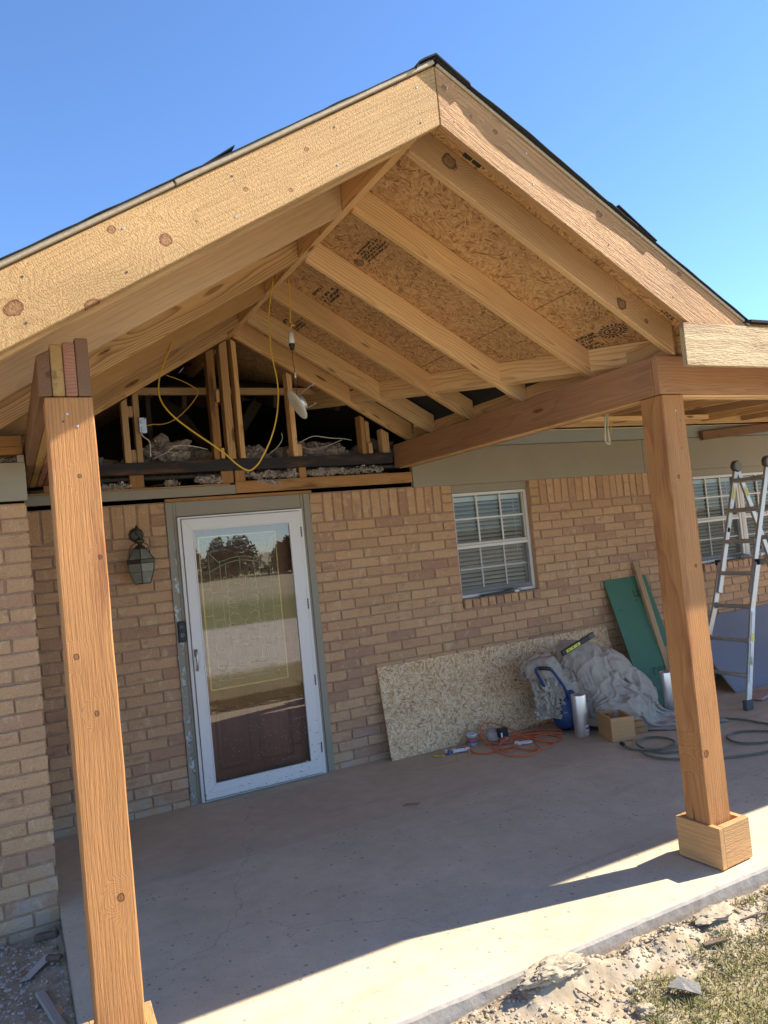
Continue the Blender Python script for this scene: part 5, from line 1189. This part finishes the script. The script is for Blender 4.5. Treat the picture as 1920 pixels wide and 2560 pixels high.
# drop cloth: a small cloth relaxation so that it really hangs on the machine
def drop_cloth():
    nu, nv = 96, 64; Lu = 1.66
    uu = np.linspace(0, 1, nu); du = Lu/(nu-1); dv0 = (0.52+0.80*np.clip((uu-0.24)/0.45, 0, 1))/(nv-1)
    u = np.linspace(0, 1, nu)[:, None]*np.ones((1, nv)); v = np.ones((nu, 1))*np.linspace(0, 1, nv)[None, :]
    P = np.zeros((nu, nv, 3))
    P[..., 0] = 2.70 + u*1.22 + 0.22*v*u; P[..., 1] = -0.15 - v*(0.36+0.68*np.clip(u*1.3, 0, 1))
    P[..., 2] = 0.86 - 0.22*u - 0.12*v + 0.05*(fbm(u*9, v*9, 1.0, 3, 31)-0.5) + 0.03*np.sin(u*31+3*v)
    P[..., 1] += 0.03*(fbm(u*7+4, v*7, 1.0, 3, 77)-0.5)
    Q = P.copy()
    ELL = [((2.87, -0.33, 0.47), (0.155, 0.13, 0.15)), ((3.20, -0.30, 0.47), (0.11, 0.13, 0.225)), ((3.30, -0.36, 0.40), (0.17, 0.16, 0.26)), ((3.55, -0.38, 0.30), (0.20, 0.18, 0.27)), ((3.70, -0.45, 0.15), (0.17, 0.20, 0.22)), ((3.40, -0.62, 0.10), (0.25, 0.22, 0.16)), ((3.10, -0.36, 0.20), (0.13, 0.13, 0.2))]
    jit = 0.86+0.30*fbm(u*16, v*16, 1.0, 3, 91)[..., None]; DU = du*jit; DV = dv0[:, None, None]*(0.86+0.30*fbm(u*15+7, v*15, 1.0, 3, 57)[..., None])
    DG = np.sqrt(DU**2+DV**2)
    def solve(A, B, rest, k):
        d = B-A; L = np.linalg.norm(d, axis=-1, keepdims=True)+1e-9; c = d*(0.5*k*(L-rest)/L); A += c; B -= c
    for it in range(190):
        V = (P-Q)*0.965; Q = P.copy(); P = P + V; P[..., 2] -= 0.0011
        for s in range(9):
            for o in (0, 1):
                m = (nu-o)//2; solve(P[o:o+2*m:2], P[o+1:o+2*m:2], DU[o:o+2*m:2], 0.95)
                m = (nv-o)//2; solve(P[:, o:o+2*m:2], P[:, o+1:o+2*m:2], DV[:, o:o+2*m:2], 0.95)
            for o in (0, 1):
                m = (nu-o)//2
                solve(P[o:o+2*m:2, :-1], P[o+1:o+2*m:2, 1:], DG[o:o+2*m:2, :-1], 0.3)
                solve(P[o:o+2*m:2, 1:], P[o+1:o+2*m:2, :-1], DG[o:o+2*m:2, 1:], 0.3)
            for c, r in ELL:
                rel = (P-np.array(c))/np.array(r); L = np.linalg.norm(rel, axis=-1, keepdims=True)
                hit = L < 1.04; T = np.array(c)+rel/np.maximum(L, 1e-6)*1.04*np.array(r); T[..., :2] = T[..., :2]*0.45+Q[..., :2]*0.55; P[:] = np.where(hit, T, P)
            yl = -0.20+0.10*np.clip(P[..., 2]/0.72, 0, 1); P[..., 1] = np.minimum(P[..., 1], yl)
            fl = P[..., 2] < 0.006; P[..., 2] = np.where(fl, 0.006+0.0*P[..., 2], P[..., 2])
            P[..., :2] = np.where(fl[..., None], P[..., :2]*0.5+Q[..., :2]*0.5, P[..., :2])
    def up2(A):
        for ax_ in (0, 1):
            A = np.moveaxis(A, ax_, 0); B = np.empty((2*len(A)-1,)+A.shape[1:]); B[::2] = A; B[1::2] = (A[1:]+A[:-1])/2; A = np.moveaxis(B, 0, ax_)
        return A
    P = up2(P); nu, nv = P.shape[:2]; u = np.linspace(0, 1, nu)[:, None]*np.ones((1, nv)); v = np.ones((nu, 1))*np.linspace(0, 1, nv)[None, :]
    gu = np.gradient(P, axis=0); gv = np.gradient(P, axis=1); N_ = np.cross(gu, gv); N_ /= np.linalg.norm(N_, axis=-1, keepdims=True)+1e-9
    N_ = np.where((N_[..., 2:3] < 0), -N_, N_)
    def rdg(a, b, sd): return (1-np.abs(2*fbm(a, b, 1.0, 2, sd)-1))**3
    wp = 1.6*fbm(u*5, v*5, 1.0, 2, 12)
    dd = 0.030*rdg(u*17+wp*1.5, v*2.6+wp, 15)**1.6+0.022*rdg(u*8+3*wp, v*9-2*wp, 18)**2+0.010*rdg(u*34+wp, v*8+wp, 19)
    P += N_*(dd*np.clip(P[..., 2]*6, 0.25, 1))[..., None]
    P[..., 2] += 0.012*np.where(P[..., 2] < 0.05, fbm(u*14, v*14, 1.0, 3, 5), 0)
    ii = np.arange(nu*nv).reshape(nu, nv); F = np.stack([ii[:-1, :-1], ii[1:, :-1], ii[1:, 1:], ii[:-1, 1:]], -1).reshape(-1, 4)
    o = mk('drop_cloth', P.reshape(-1, 3).tolist(), F.tolist(), 'canvas', None, None, 0, True)
    md = o.modifiers.new('s', 'SUBSURF'); md.levels = 1; md.render_levels = 1
    so = o.modifiers.new('t', 'SOLIDIFY'); so.thickness = 0.003
    return tag(o, 'crumpled grey canvas drop cloth draped over the blue compressor', 'drop cloth'), P
cloth, CP = drop_cloth()
def cloth_top(x, y):
    d = np.hypot(CP[..., 0]-x, CP[..., 1]-y); m = d < 0.06
    return float(CP[..., 2][m].max()) if m.any() else 0.4
lz = max(cloth_top(2.98, -0.44)-0.0, cloth_top(3.34, -0.44)-0.11, 0.5)
la, lb = Vector((2.985, -0.47, lz+0.022)), Vector((3.345, -0.47, lz+0.132))
lv = thing('spirit_level', la, 'black and lime yellow hand level resting on top of the drop cloth', 'level')
bar('level_body', la, lb, 0.022, 0.046, 'black_plastic', lv, 0.004)
dl = (lb-la).normalized(); bar('level_face', la+dl*0.045, la+dl*0.21, 0.025, 0.030, 'lime_yellow', lv, 0.003); bar('level_end', lb-dl*0.06, lb+dl*0.004, 0.026, 0.050, 'dark_grey_plastic', lv, 0.004)
for k in (0.075, 0.125, 0.175): lathe('vial', [(0.007, -0.0135), (0.007, 0.0135)], la+dl*k, 'black_plastic', lv, (0, 1, 0), 12)

# flue pipes
def flue(x, y, h, r, label):
    t = thing('flue_pipe', (x, y, 0), label, 'pipe', None)
    n = 36; prof = [(r-0.001, 0.0), (r, 0.003), (r, h-0.004), (r-0.001, h), (r-0.004, h), (r-0.004, 0.02)]
    lathe('pipe_wall', prof, (x, y, 0.002), 'stainless', t, (0.0, 0.0, 1), n, False)
    a0 = -1.75; parts = []
    def patch(a1, a2, z0, z1, rr, m, nm):
        vs = []; k = 6
        for i in range(k+1):
            a = a1+(a2-a1)*i/k; vs += [(x+rr*math.cos(a), y+rr*math.sin(a), z0), (x+rr*math.cos(a), y+rr*math.sin(a), z1)]
        mk(nm, vs, [(2*i, 2*i+2, 2*i+3, 2*i+1) for i in range(k)], m, t)
    patch(a0, a0+0.75, 0.02, 0.095, r+0.0006, 'label_white', 'label'); patch(a0+0.05, a0+0.7, 0.062, 0.080, r+0.001, 'tub_blue', 'label_band')
    for i in range(8): patch(a0+0.1+i*0.07, a0+0.1+i*0.07+0.03, 0.028, 0.046, r+0.001, 'ink', 'barcode_bar')
flue(2.955, -0.66, 0.335, 0.060, 'short stainless flue pipe standing beside the orange cord'); flue(3.99, -0.62, 0.345, 0.058, 'short stainless flue pipe partly hidden behind the right post')

# spare post base box and offcut
sb = thing('wooden_base_box', (3.1, -0.93, 0), 'open cedar box of four boards in front of the drop cloth', 'box')
M = Matrix.Translation((3.115, -0.885, 0.002)) @ Matrix.Rotation(R(-20), 4, 'Z'); wx, wy, hh, t_ = 0.19, 0.275, 0.185, 0.022
for a, b, g in (((-wx/2, -wy/2, 0), (wx/2, -wy/2+t_, hh), 'X'), ((-wx/2, wy/2-t_, 0), (wx/2, wy/2, hh), 'X'), ((-wx/2+0.001, -wy/2+t_+0.001, 0), (-wx/2+t_, wy/2-t_-0.001, hh), 'Y'), ((wx/2-t_, -wy/2+t_+0.001, 0), (wx/2-0.001, wy/2-t_-0.001, hh), 'Y')):
    mk('board', [M @ v for v in boxv(a, b)], BOXF, 'trim_cedar', sb, M @ frame_of((Vector(a)+Vector(b))/2, (1, 0, 0) if g == 'X' else (0, 1, 0)), 0.002)
M = Matrix.Translation((3.33, -0.86, 0.002)) @ Matrix.Rotation(R(-24), 4, 'Z')
tag(mk('wood_block', [M @ v for v in boxv((-0.10, -0.07, 0), (0.08, 0.07, 0.04))] + [M @ v for v in boxv((-0.10, -0.05, 0.041), (0.06, 0.07, 0.085))], BOXF+[tuple(i+8 for i in f) for f in BOXF], 'trim_cedar', None, M, 0.002), 'stepped cedar offcut just right of the open wooden box', 'wood block')

# hose, orange cord and small bits on the slab
HS = [(2.96, -1.121, 0.014), (2.938, -1.196, 0.012), (2.95, -1.272, 0.012), (3.009, -1.333, 0.012), (3.096, -1.376, 0.012), (3.194, -1.368, 0.014), (3.259, -1.338, 0.016), (3.308, -1.255, 0.014), (3.295, -1.147, 0.012), (3.218, -1.088, 0.012), (3.123, -1.109, 0.014), (3.049, -1.165, 0.020), (2.985, -1.254, 0.030), (2.975, -1.356, 0.020), (3.02, -1.44, 0.012), (3.123, -1.505, 0.012), (3.28, -1.55, 0.012), (3.45, -1.50, 0.012), (3.52, -1.42, 0.012), (3.50, -1.36, 0.012), (3.40, -1.36, 0.012), (3.25, -1.45, 0.026), (3.05, -1.42, 0.03), (2.93, -1.33, 0.030), (2.90, -1.40, 0.014), (2.905, -1.49, 0.012), (2.94, -1.57, 0.012), (2.99, -1.625, 0.012), (3.093, -1.73, 0.012), (3.23, -1.819, 0.012), (3.353, -1.876, 0.012), (3.522, -1.925, 0.012), (3.72, -1.95, 0.012), (3.93, -1.92, 0.012), (4.05, -1.8, 0.012), (4.02, -1.68, 0.012), (3.948, -1.61, 0.012), (3.89, -1.535, 0.012), (3.802, -1.474, 0.012), (3.713, -1.467, 0.012), (3.632, -1.501, 0.012), (3.576, -1.577, 0.012), (3.567, -1.658, 0.012), (3.606, -1.716, 0.012), (3.72, -1.779, 0.012), (3.90, -1.80, 0.028), (4.08, -1.70, 0.028), (4.12, -1.55, 0.014), (4.11, -1.41, 0.012), (4.105, -1.29, 0.012), (4.075, -1.194, 0.012), (4.02, -1.12, 0.012), (3.9, -1.05, 0.012)]
hs = tag(tube('air_hose', HS, 0.0085, 'hose_green', None, 5, 8), 'dark green air hose lying in loops behind the right post', 'hose')
lathe('hose_fitting', [(0.008, 0), (0.015, 0.01), (0.015, 0.05), (0.010, 0.06)], (2.958, -1.128, 0.018), 'black_plastic', hs, (0.25, 0.95, 0.05), 12)
cordA = [(2.06, -0.36, 0.02), (2.055, -0.428, 0.01), (2.105, -0.516, 0.01), (2.195, -0.518, 0.01), (2.334, -0.532, 0.014), (2.392, -0.68, 0.01), (2.48, -0.735, 0.01), (2.596, -0.712, 0.01), (2.643, -0.638, 0.01), (2.62, -0.525, 0.014), (2.518, -0.442, 0.018), (2.344, -0.40, 0.018), (2.256, -0.335, 0.03), (2.24, -0.26, 0.08), (2.275, -0.225, 0.14), (2.33, -0.23, 0.155), (2.42, -0.26, 0.13), (2.50, -0.33, 0.08), (2.545, -0.46, 0.03), (2.50, -0.66, 0.012), (2.412, -0.767, 0.01), (2.275, -0.776, 0.01), (2.19, -0.671, 0.01), (2.20, -0.496, 0.022), (2.25, -0.36, 0.02),
         (2.25, -0.32, 0.01), (2.38, -0.35, 0.024), (2.587, -0.335, 0.02), (2.731, -0.40, 0.012), (2.784, -0.513, 0.01), (2.781, -0.604, 0.01), (2.685, -0.655, 0.012), (2.60, -0.60, 0.022), (2.59, -0.48, 0.022), (2.67, -0.375, 0.018), (2.768, -0.275, 0.012), (2.86, -0.25, 0.02), (2.96, -0.235, 0.05), (3.0, -0.26, 0.06), (2.96, -0.36, 0.02), (2.874, -0.507, 0.012), (2.794, -0.439, 0.018), (2.659, -0.37, 0.024), (2.51, -0.31, 0.024),
         (2.60, -0.285, 0.012), (2.732, -0.281, 0.018), (2.852, -0.314, 0.012), (2.924, -0.406, 0.012), (2.90, -0.46, 0.012), (2.76, -0.47, 0.02), (2.60, -0.42, 0.02), (2.453, -0.345, 0.024), (2.26, -0.475, 0.026), (2.245, -0.589, 0.014), (2.319, -0.591, 0.012), (2.438, -0.468, 0.016), (2.47, -0.40, 0.022)]
cd = tag(tube('extension_cord', cordA, 0.0062, 'orange_cord', None, 6, 8), 'tangled orange extension cord on the slab in front of the strand board', 'cord')
lathe('plug_head', [(0.008, 0), (0.015, 0.012), (0.018, 0.05), (0.017, 0.065)], (2.085, -0.335, 0.022), 'orange_cord', cd, (-0.95, 0.1, 0.05), 12)
ts = thing('power_strip', (2.02, -0.30, 0), 'white flat power strip plugged onto the orange cord', 'power strip')
bar('strip_body', (1.935, -0.295, 0.022), (2.075, -0.330, 0.022), 0.055, 0.026, 'plastic_white', ts, 0.004); bar('strip_inlay', (1.965, -0.303, 0.036), (2.05, -0.324, 0.036), 0.018, 0.003, 'dark_grey_plastic', ts, 0.001)
tt = thing('plastic_tub', (2.175, -0.225, 0), 'small white plastic tub with a printed label beside the power strip', 'tub')
lathe('tub_wall', [(0.036, 0.0), (0.043, 0.085), (0.046, 0.086), (0.046, 0.096), (0.042, 0.096), (0.034, 0.01)], (2.175, -0.225, 0.002), 'plastic_white', tt, sides=24)
lathe('tub_label', [(0.0392, 0.025), (0.0428, 0.070)], (2.175, -0.225, 0.002), 'tub_red', tt, sides=24, cap=False); lathe('label_band', [(0.0396, 0.024), (0.0412, 0.042)], (2.175, -0.225, 0.002), 'tub_blue', tt, sides=24, cap=False)
bx = thing('parts_bag', (2.36, -0.30, 0), 'dark boxed item in a brown bag inside the loops of the orange cord', 'bag')
V, F = blob_geo((2.335, -0.30, 0.062), (0.075, 0.05, 0.064), 3, 3, 0.25, 1.8); mk('bag', V, F, 'clear_bag', bx, None, 0, True)
box('box_front', (2.345, -0.385, 0.055), (2.425, -0.335, 0.125), 'black_plastic', bx, 0.003); box('box_sticker', (2.352, -0.3865, 0.06), (2.366, -0.3855, 0.095), 'label_white', bx, 0)
V, F = blob_geo((2.385, -0.38, 0.03), (0.05, 0.03, 0.03), 9, 2, 0.4, 2.5); mk('bag_fold', V, F, 'tub_red', bx)
pl = thing('white_plug', (2.47, -0.52, 0), 'white plug end with a short looped white lead', 'plug')
bar('plug_body', (2.415, -0.475, 0.018), (2.445, -0.52, 0.018), 0.03, 0.03, 'plastic_white', pl, 0.005); tube('lead', [(2.44, -0.51, 0.02), (2.48, -0.545, 0.02), (2.525, -0.555, 0.022), (2.535, -0.525, 0.02), (2.50, -0.50, 0.02), (2.455, -0.50, 0.02)], 0.007, 'plastic_white', pl, 5, 8)
tc_ = thing('blue_connector', (1.905, -0.29, 0), 'tiny blue and white connector left of the power strip', 'connector')
bar('connector_body', (1.895, -0.27, 0.018), (1.905, -0.315, 0.018), 0.028, 0.035, 'tub_blue', tc_, 0.004); bar('connector_face', (1.882, -0.27, 0.026), (1.888, -0.30, 0.026), 0.008, 0.03, 'plastic_white', tc_, 0.002); lathe('yellow_cap', [(0.009, 0), (0.011, 0.008), (0.006, 0.016)], (1.942, -0.315, 0.002), 'yellow_cable', tc_, sides=10)
V, F = merge([tube_geo(catmull([(1.775, -0.275, 0.012), (1.79, -0.30, 0.012), (1.815, -0.31, 0.01), (1.835, -0.335, 0.01)], 4), [0.010, 0.010, 0.009, 0.008, 0.006, 0.005, 0.005, 0.006, 0.007, 0.009, 0.010, 0.010, 0.009], 8)])
tag(mk('yellow_wire_nut', V, F, 'yellow_cable', None, None, 0, True), 'small yellow twist of plastic on the slab before the strand board', 'wire nut')
tag(tube('wood_sliver', [(2.055, -0.345, 0.02), (2.03, -0.40, 0.016), (1.985, -0.465, 0.008), (1.975, -0.49, 0.006)], [0.009, 0.009, 0.008, 0.008, 0.007, 0.007, 0.007, 0.006, 0.006, 0.005, 0.005, 0.005, 0.005, 0.004, 0.004, 0.004, 0.004, 0.003, 0.003][:13], 'fir', None, 4, 6), 'thin curved sliver of light wood beside the plug of the cord', 'wood scrap')
tag(mk('floor_patch', [(1.07, -1.075, 0.002), (1.155, -1.12, 0.002), (1.19, -1.10, 0.002), (1.11, -1.05, 0.002), (1.07, -1.075, 0.007), (1.155, -1.12, 0.007), (1.19, -1.10, 0.007), (1.11, -1.05, 0.007)], [(0, 1, 2, 3), (4, 5, 6, 7), (0, 1, 5, 4), (1, 2, 6, 5), (2, 3, 7, 6), (3, 0, 4, 7)], 'brown_paper'), 'small brown scrap lying on the slab joint', 'scrap')

# ------------------------------------------------------------------ yard bits
def on_ground(x, y): return float(ground_h(np.array([x]), np.array([y]))[0])
def clod(name, x, y, r, seed, mat, label, sub=4, dz=0.0):
    V, F = blob_geo((x, y, on_ground(x, y)+r[2]*0.35+dz), r, seed, sub, 0.42, 1.7); return tag(mk(name, V, F, mat, None, None, 0, False), label, 'dirt clod')
clod('dirt_clod', 0.66, -3.105, (0.14, 0.055, 0.036), 2, 'clod', 'large crumbling whitish clod against the slab edge at bottom centre', 5)
clod('dirt_clod', 0.855, -3.385, (0.040, 0.032, 0.022), 5, 'clod', 'fist sized tan clod at the bottom edge beside the grass')
clod('dirt_clod', 0.91, -3.262, (0.020, 0.017, 0.016), 8, 'rubble_grey', 'small round grey stone in front of the grass patch', 3)
clod('dirt_clod', 1.52, -3.14, (0.10, 0.05, 0.018), 12, 'clod', 'flat pale clod near the slab edge below the right post', 4)
sh = [(0.985, -3.362), (1.06, -3.350), (1.105, -3.410), (1.065, -3.455), (1.02, -3.425)]
zs = on_ground(1.03, -3.4)+0.03
tag(prism('shingle_scrap', [(x, y, zs+0.012*math.sin(i*1.7)) for i, (x, y) in enumerate(sh)], (0, 0, 0.004), 'shingle_grey', None, None, 0.001), 'torn grey shingle scrap lying in the grass', 'shingle')
tag(bar('bark_strip', (1.33, -3.235, on_ground(1.33, -3.235)+0.014), (1.435, -3.265, on_ground(1.435, -3.265)+0.016), 0.022, 0.008, 'bark', None, 0.002), 'dark strip of bark on pale dirt above the shingle scrap', 'bark')
tag(tube('twig', [(0.705, -3.172, on_ground(0.705, -3.172)+0.01), (0.735, -3.21, on_ground(0.735, -3.21)+0.012), (0.745, -3.26, on_ground(0.745, -3.26)+0.008)], 0.003, 'bark', None, 4, 6), 'thin dark twig on the dirt below the big clod', 'twig')
tag(tube('twig', [(1.60, -3.20, on_ground(1.60, -3.20)+0.012), (1.70, -3.205, on_ground(1.70, -3.205)+0.014), (1.80, -3.235, on_ground(1.80, -3.235)+0.010)], 0.0035, 'bark', None, 4, 6), 'long dark twig on the dirt at the right edge', 'twig')
# left corner: metal flashing, plank, bark
zf = -0.095
tag(mk('metal_flashing', [(-1.205, -1.60, zf), (-1.16, -1.625, zf+0.012), (-1.055, -1.50, zf+0.03), (-1.09, -1.465, zf+0.028), (-1.205, -1.60, zf+0.002), (-1.16, -1.625, zf+0.014), (-1.055, -1.50, zf+0.032), (-1.09, -1.465, zf+0.030)], [(0, 1, 2, 3), (4, 5, 6, 7), (0, 1, 5, 4), (1, 2, 6, 5), (2, 3, 7, 6), (3, 0, 4, 7)], 'flashing'), 'bent piece of grey metal flashing on the ground left of the slab', 'flashing')
tag(bar('plank', (-1.125, -1.77, -0.085), (-1.055, -2.12, -0.08), 0.036, 0.02, 'weathered'), 'grey weathered stake lying at the bottom left corner', 'plank')
tag(bar('plank', (-1.075, -1.90, -0.10), (-1.03, -2.10, -0.095), 0.05, 0.02, 'fir_b'), 'yellow wood offcut beside the weathered stake', 'plank')
tag(bar('wood_chunk', (-1.13, -1.21, -0.085), (-1.02, -1.25, -0.075), 0.035, 0.03, 'bark', None, 0.006), 'split dark wood chunk at the foot of the brick corner', 'wood scrap')
tag(bar('wood_chunk', (-1.085, -1.515, -0.06), (-1.02, -1.565, -0.055), 0.03, 0.02, 'bark', None, 0.005), 'dark wood sliver lying across the metal flashing', 'wood scrap')

def scatter_blobs(name, n, fn, rr, mat, label, flat=0.7):
    base = [blob_geo((0, 0, 0), (1, 1, 1), k, 1, 0.6, 1.8) for k in range(8)]; base = [(np.array([v[:] for v in b[0]]), b[1]) for b in base]
    V = []; F = []
    for i in range(n):
        x, y = fn(); s = rr[0]+(rr[1]-rr[0])*random.random()**3; z = on_grid(x, y); b = base[random.randrange(8)]; a = random.uniform(0, 6.28); ca, sa = math.cos(a), math.sin(a)
        P = b[0]*np.array([s*random.uniform(0.7, 1.4), s, s*flat]); Q_ = np.stack([P[:, 0]*ca-P[:, 1]*sa+x, P[:, 0]*sa+P[:, 1]*ca+y, P[:, 2]+z+s*0.2], -1)
        o = len(V); V += Q_.tolist(); F += [tuple(j+o for j in f) for f in b[1]]
    me = raw(name, V, F, mat); return tag(place(bpy.data.objects.new(name, me)), label, 'rubble', kind='stuff')
def on_grid(x, y):
    i = np.searchsorted(gx, x)-1; j = np.searchsorted(gy, y)-1; return float(GZ[i, j])
scatter_blobs('soil_crumbs', 6000, lambda: (random.uniform(0.2, 2.3), -3.03-abs(random.gauss(0, 0.22))), (0.0015, 0.0105), 'clod', 'pale crumbs of dry soil along the slab front')
scatter_blobs('sawdust_debris', 2600, lambda: (random.uniform(-1.6, -1.01), random.uniform(-2.6, -1.15)), (0.002, 0.012), 'insulation', 'whitish sawdust and insulation scraps beside the slab', 0.5)
def grass(name, n, fn, hr, label):
    V = []; F = []
    for (x, y) in fn():
        z = on_grid(x, y)-0.004; h = random.uniform(*hr); a = random.uniform(0, 6.28); ca, sa = math.cos(a), math.sin(a); w_ = random.uniform(0.0010, 0.0023); ln = h*random.uniform(0.2, 1.2)
        o = len(V)
        for k, t in enumerate((0, 0.45, 0.8)):
            cx, cy, cz = x+ca*ln*t*t, y+sa*ln*t*t, z+h*(t-0.25*t*t*ln/h); ww = w_*(1-0.5*t); V += [(cx-sa*ww, cy+ca*ww, cz), (cx+sa*ww, cy-ca*ww, cz)]
        V.append((x+ca*ln, y+sa*ln, z+h*(1-0.25*ln/h))); F += [(o, o+1, o+3, o+2), (o+2, o+3, o+5, o+4), (o+4, o+5, o+6)]
    me = raw(name, V, F, 'grass'); return tag(place(bpy.data.objects.new(name, me)), label, 'grass', kind='stuff')
def gpos():
    x = RNG.uniform(0.2, 2.4, 30000); y = RNG.uniform(-4.0, -3.07, 30000)
    d = fbm(x, y, 3.3, 3, 41); lim = 0.62-0.42*np.clip((-3.17-y)/0.35, -0.4, 1)-0.12*np.clip((x-1.0)/0.8, -0.5, 1)+0.5*np.clip((0.9-x)/0.4, 0, 1)
    m = d > lim; return list(zip(x[m].tolist(), y[m].tolist()))
grass('yard_grass', 30000, gpos, (0.010, 0.045), 'thin yellow green grass on the dirt at bottom right')
def gposl():
    x = RNG.uniform(-1.9, -1.02, 5000); y = RNG.uniform(-2.7, -1.16, 5000); d = fbm(x, y, 4.5, 3, 63); m = d > 0.55; return list(zip(x[m].tolist(), y[m].tolist()))
grass('corner_grass', 5000, gposl, (0.01, 0.05), 'dark green grass tufts among scraps at bottom left')

# ------------------------------------------------------------------ yard behind the camera (seen mirrored in the glass)
def tree_geo(base, h, seed, spread=0.5):
    rg = random.Random(seed); parts = []; tw = []
    def grow(p, d, L, r, lvl):
        n = 3; pts = [p]
        for i in range(n):
            d = (d+Vector((rg.uniform(-1, 1), rg.uniform(-1, 1), rg.uniform(-0.3, 0.8)))*0.14).normalized(); pts.append(pts[-1]+d*L/n)
        (parts if lvl < 2 else tw).append(tube_geo(pts, [r*(1-0.25*i/n) for i in range(n+1)], 6 if lvl < 2 else 4))
        if lvl < 4:
            for k in range(rg.randint(2, 4) if lvl < 3 else 2):
                a = rg.uniform(0, 6.28); nd = (d*0.75+Vector((math.cos(a), math.sin(a), rg.uniform(0.0, 0.5)))*spread).normalized()
                grow(pts[rg.randint(2, 3)], nd, L*rg.uniform(0.55, 0.8), r*0.55, lvl+1)
    grow(Vector(base), Vector((0, 0, 1)), h*0.38, h*0.011, 0); return merge(parts), merge(tw)
BT = [(4.0, -34, 7.5, 'tall bare tree left of the dark bushes in the glass reflection'), (7.5, -42, 6.0, 'slim bare tree mirrored near the centre of the storm door'), (15, -30, 8.5, 'spreading bare tree mirrored at the upper right of the glass'), (-3, -45, 7.0, 'far bare tree mirrored at the left of the glass')]
for k, (x, y, h, lab) in enumerate(BT):
    t = thing('bare_tree', (x, y, 0), lab, 'tree', 'bare trees across the yard'); (V1, F1), (V2, F2) = tree_geo((x, y, -0.1), h, 20+k)
    mk('trunk', V1, F1, 'bark', t); mk('crown', V2, F2, 'bark', t)
EV = [(9.5, -50, 2.5, 6.5, 'wide dark evergreen bush mirrored behind the leaded glass motif'), (14, -52, 3.0, 6.5, 'tallest dark evergreen mirrored right of the centre of the glass'), (18.5, -49, 2.6, 6.0, 'dark evergreen mirrored near the right edge of the glass'), (4.5, -60, 2.6, 6.0, 'low dark evergreen mirrored at the left of the glass'), (24, -50, 4.0, 6.0, 'dark evergreen farthest right in the mirrored yard')]
for k, (x, y, h, w_, lab) in enumerate(EV):
    rg = random.Random(k); t = thing('evergreen_tree', (x, y, 0), lab, 'tree', 'evergreens across the yard'); V = []; F = []
    mk('trunk', *tube_geo([(x, y, -0.1), (x, y, h*0.5)], [0.16, 0.08], 7), 'bark', t)
    for i in range(2200):
        a = rg.uniform(0, 6.28); q_ = rg.random()**0.4; zz = rg.random(); rad = w_*0.5*q_*(1-0.55*zz)*(0.75+0.35*math.sin(a*3+k)); c = Vector((x+rad*math.cos(a), y+rad*math.sin(a), 0.1+h*zz*(0.85+0.15*math.sin(a*2+k)))); s = rg.uniform(0.12, 0.3)
        n1 = Vector((rg.uniform(-1, 1), rg.uniform(-1, 1), rg.uniform(-1, 1))).normalized(); n2 = n1.orthogonal().normalized(); o = len(V); V += [c-n1*s, c+n2*s*0.5, c+n1*s, c-n2*s*0.5]; F.append((o, o+1, o+2, o+3))
    mk('crown', V, F, 'evergreen', t)
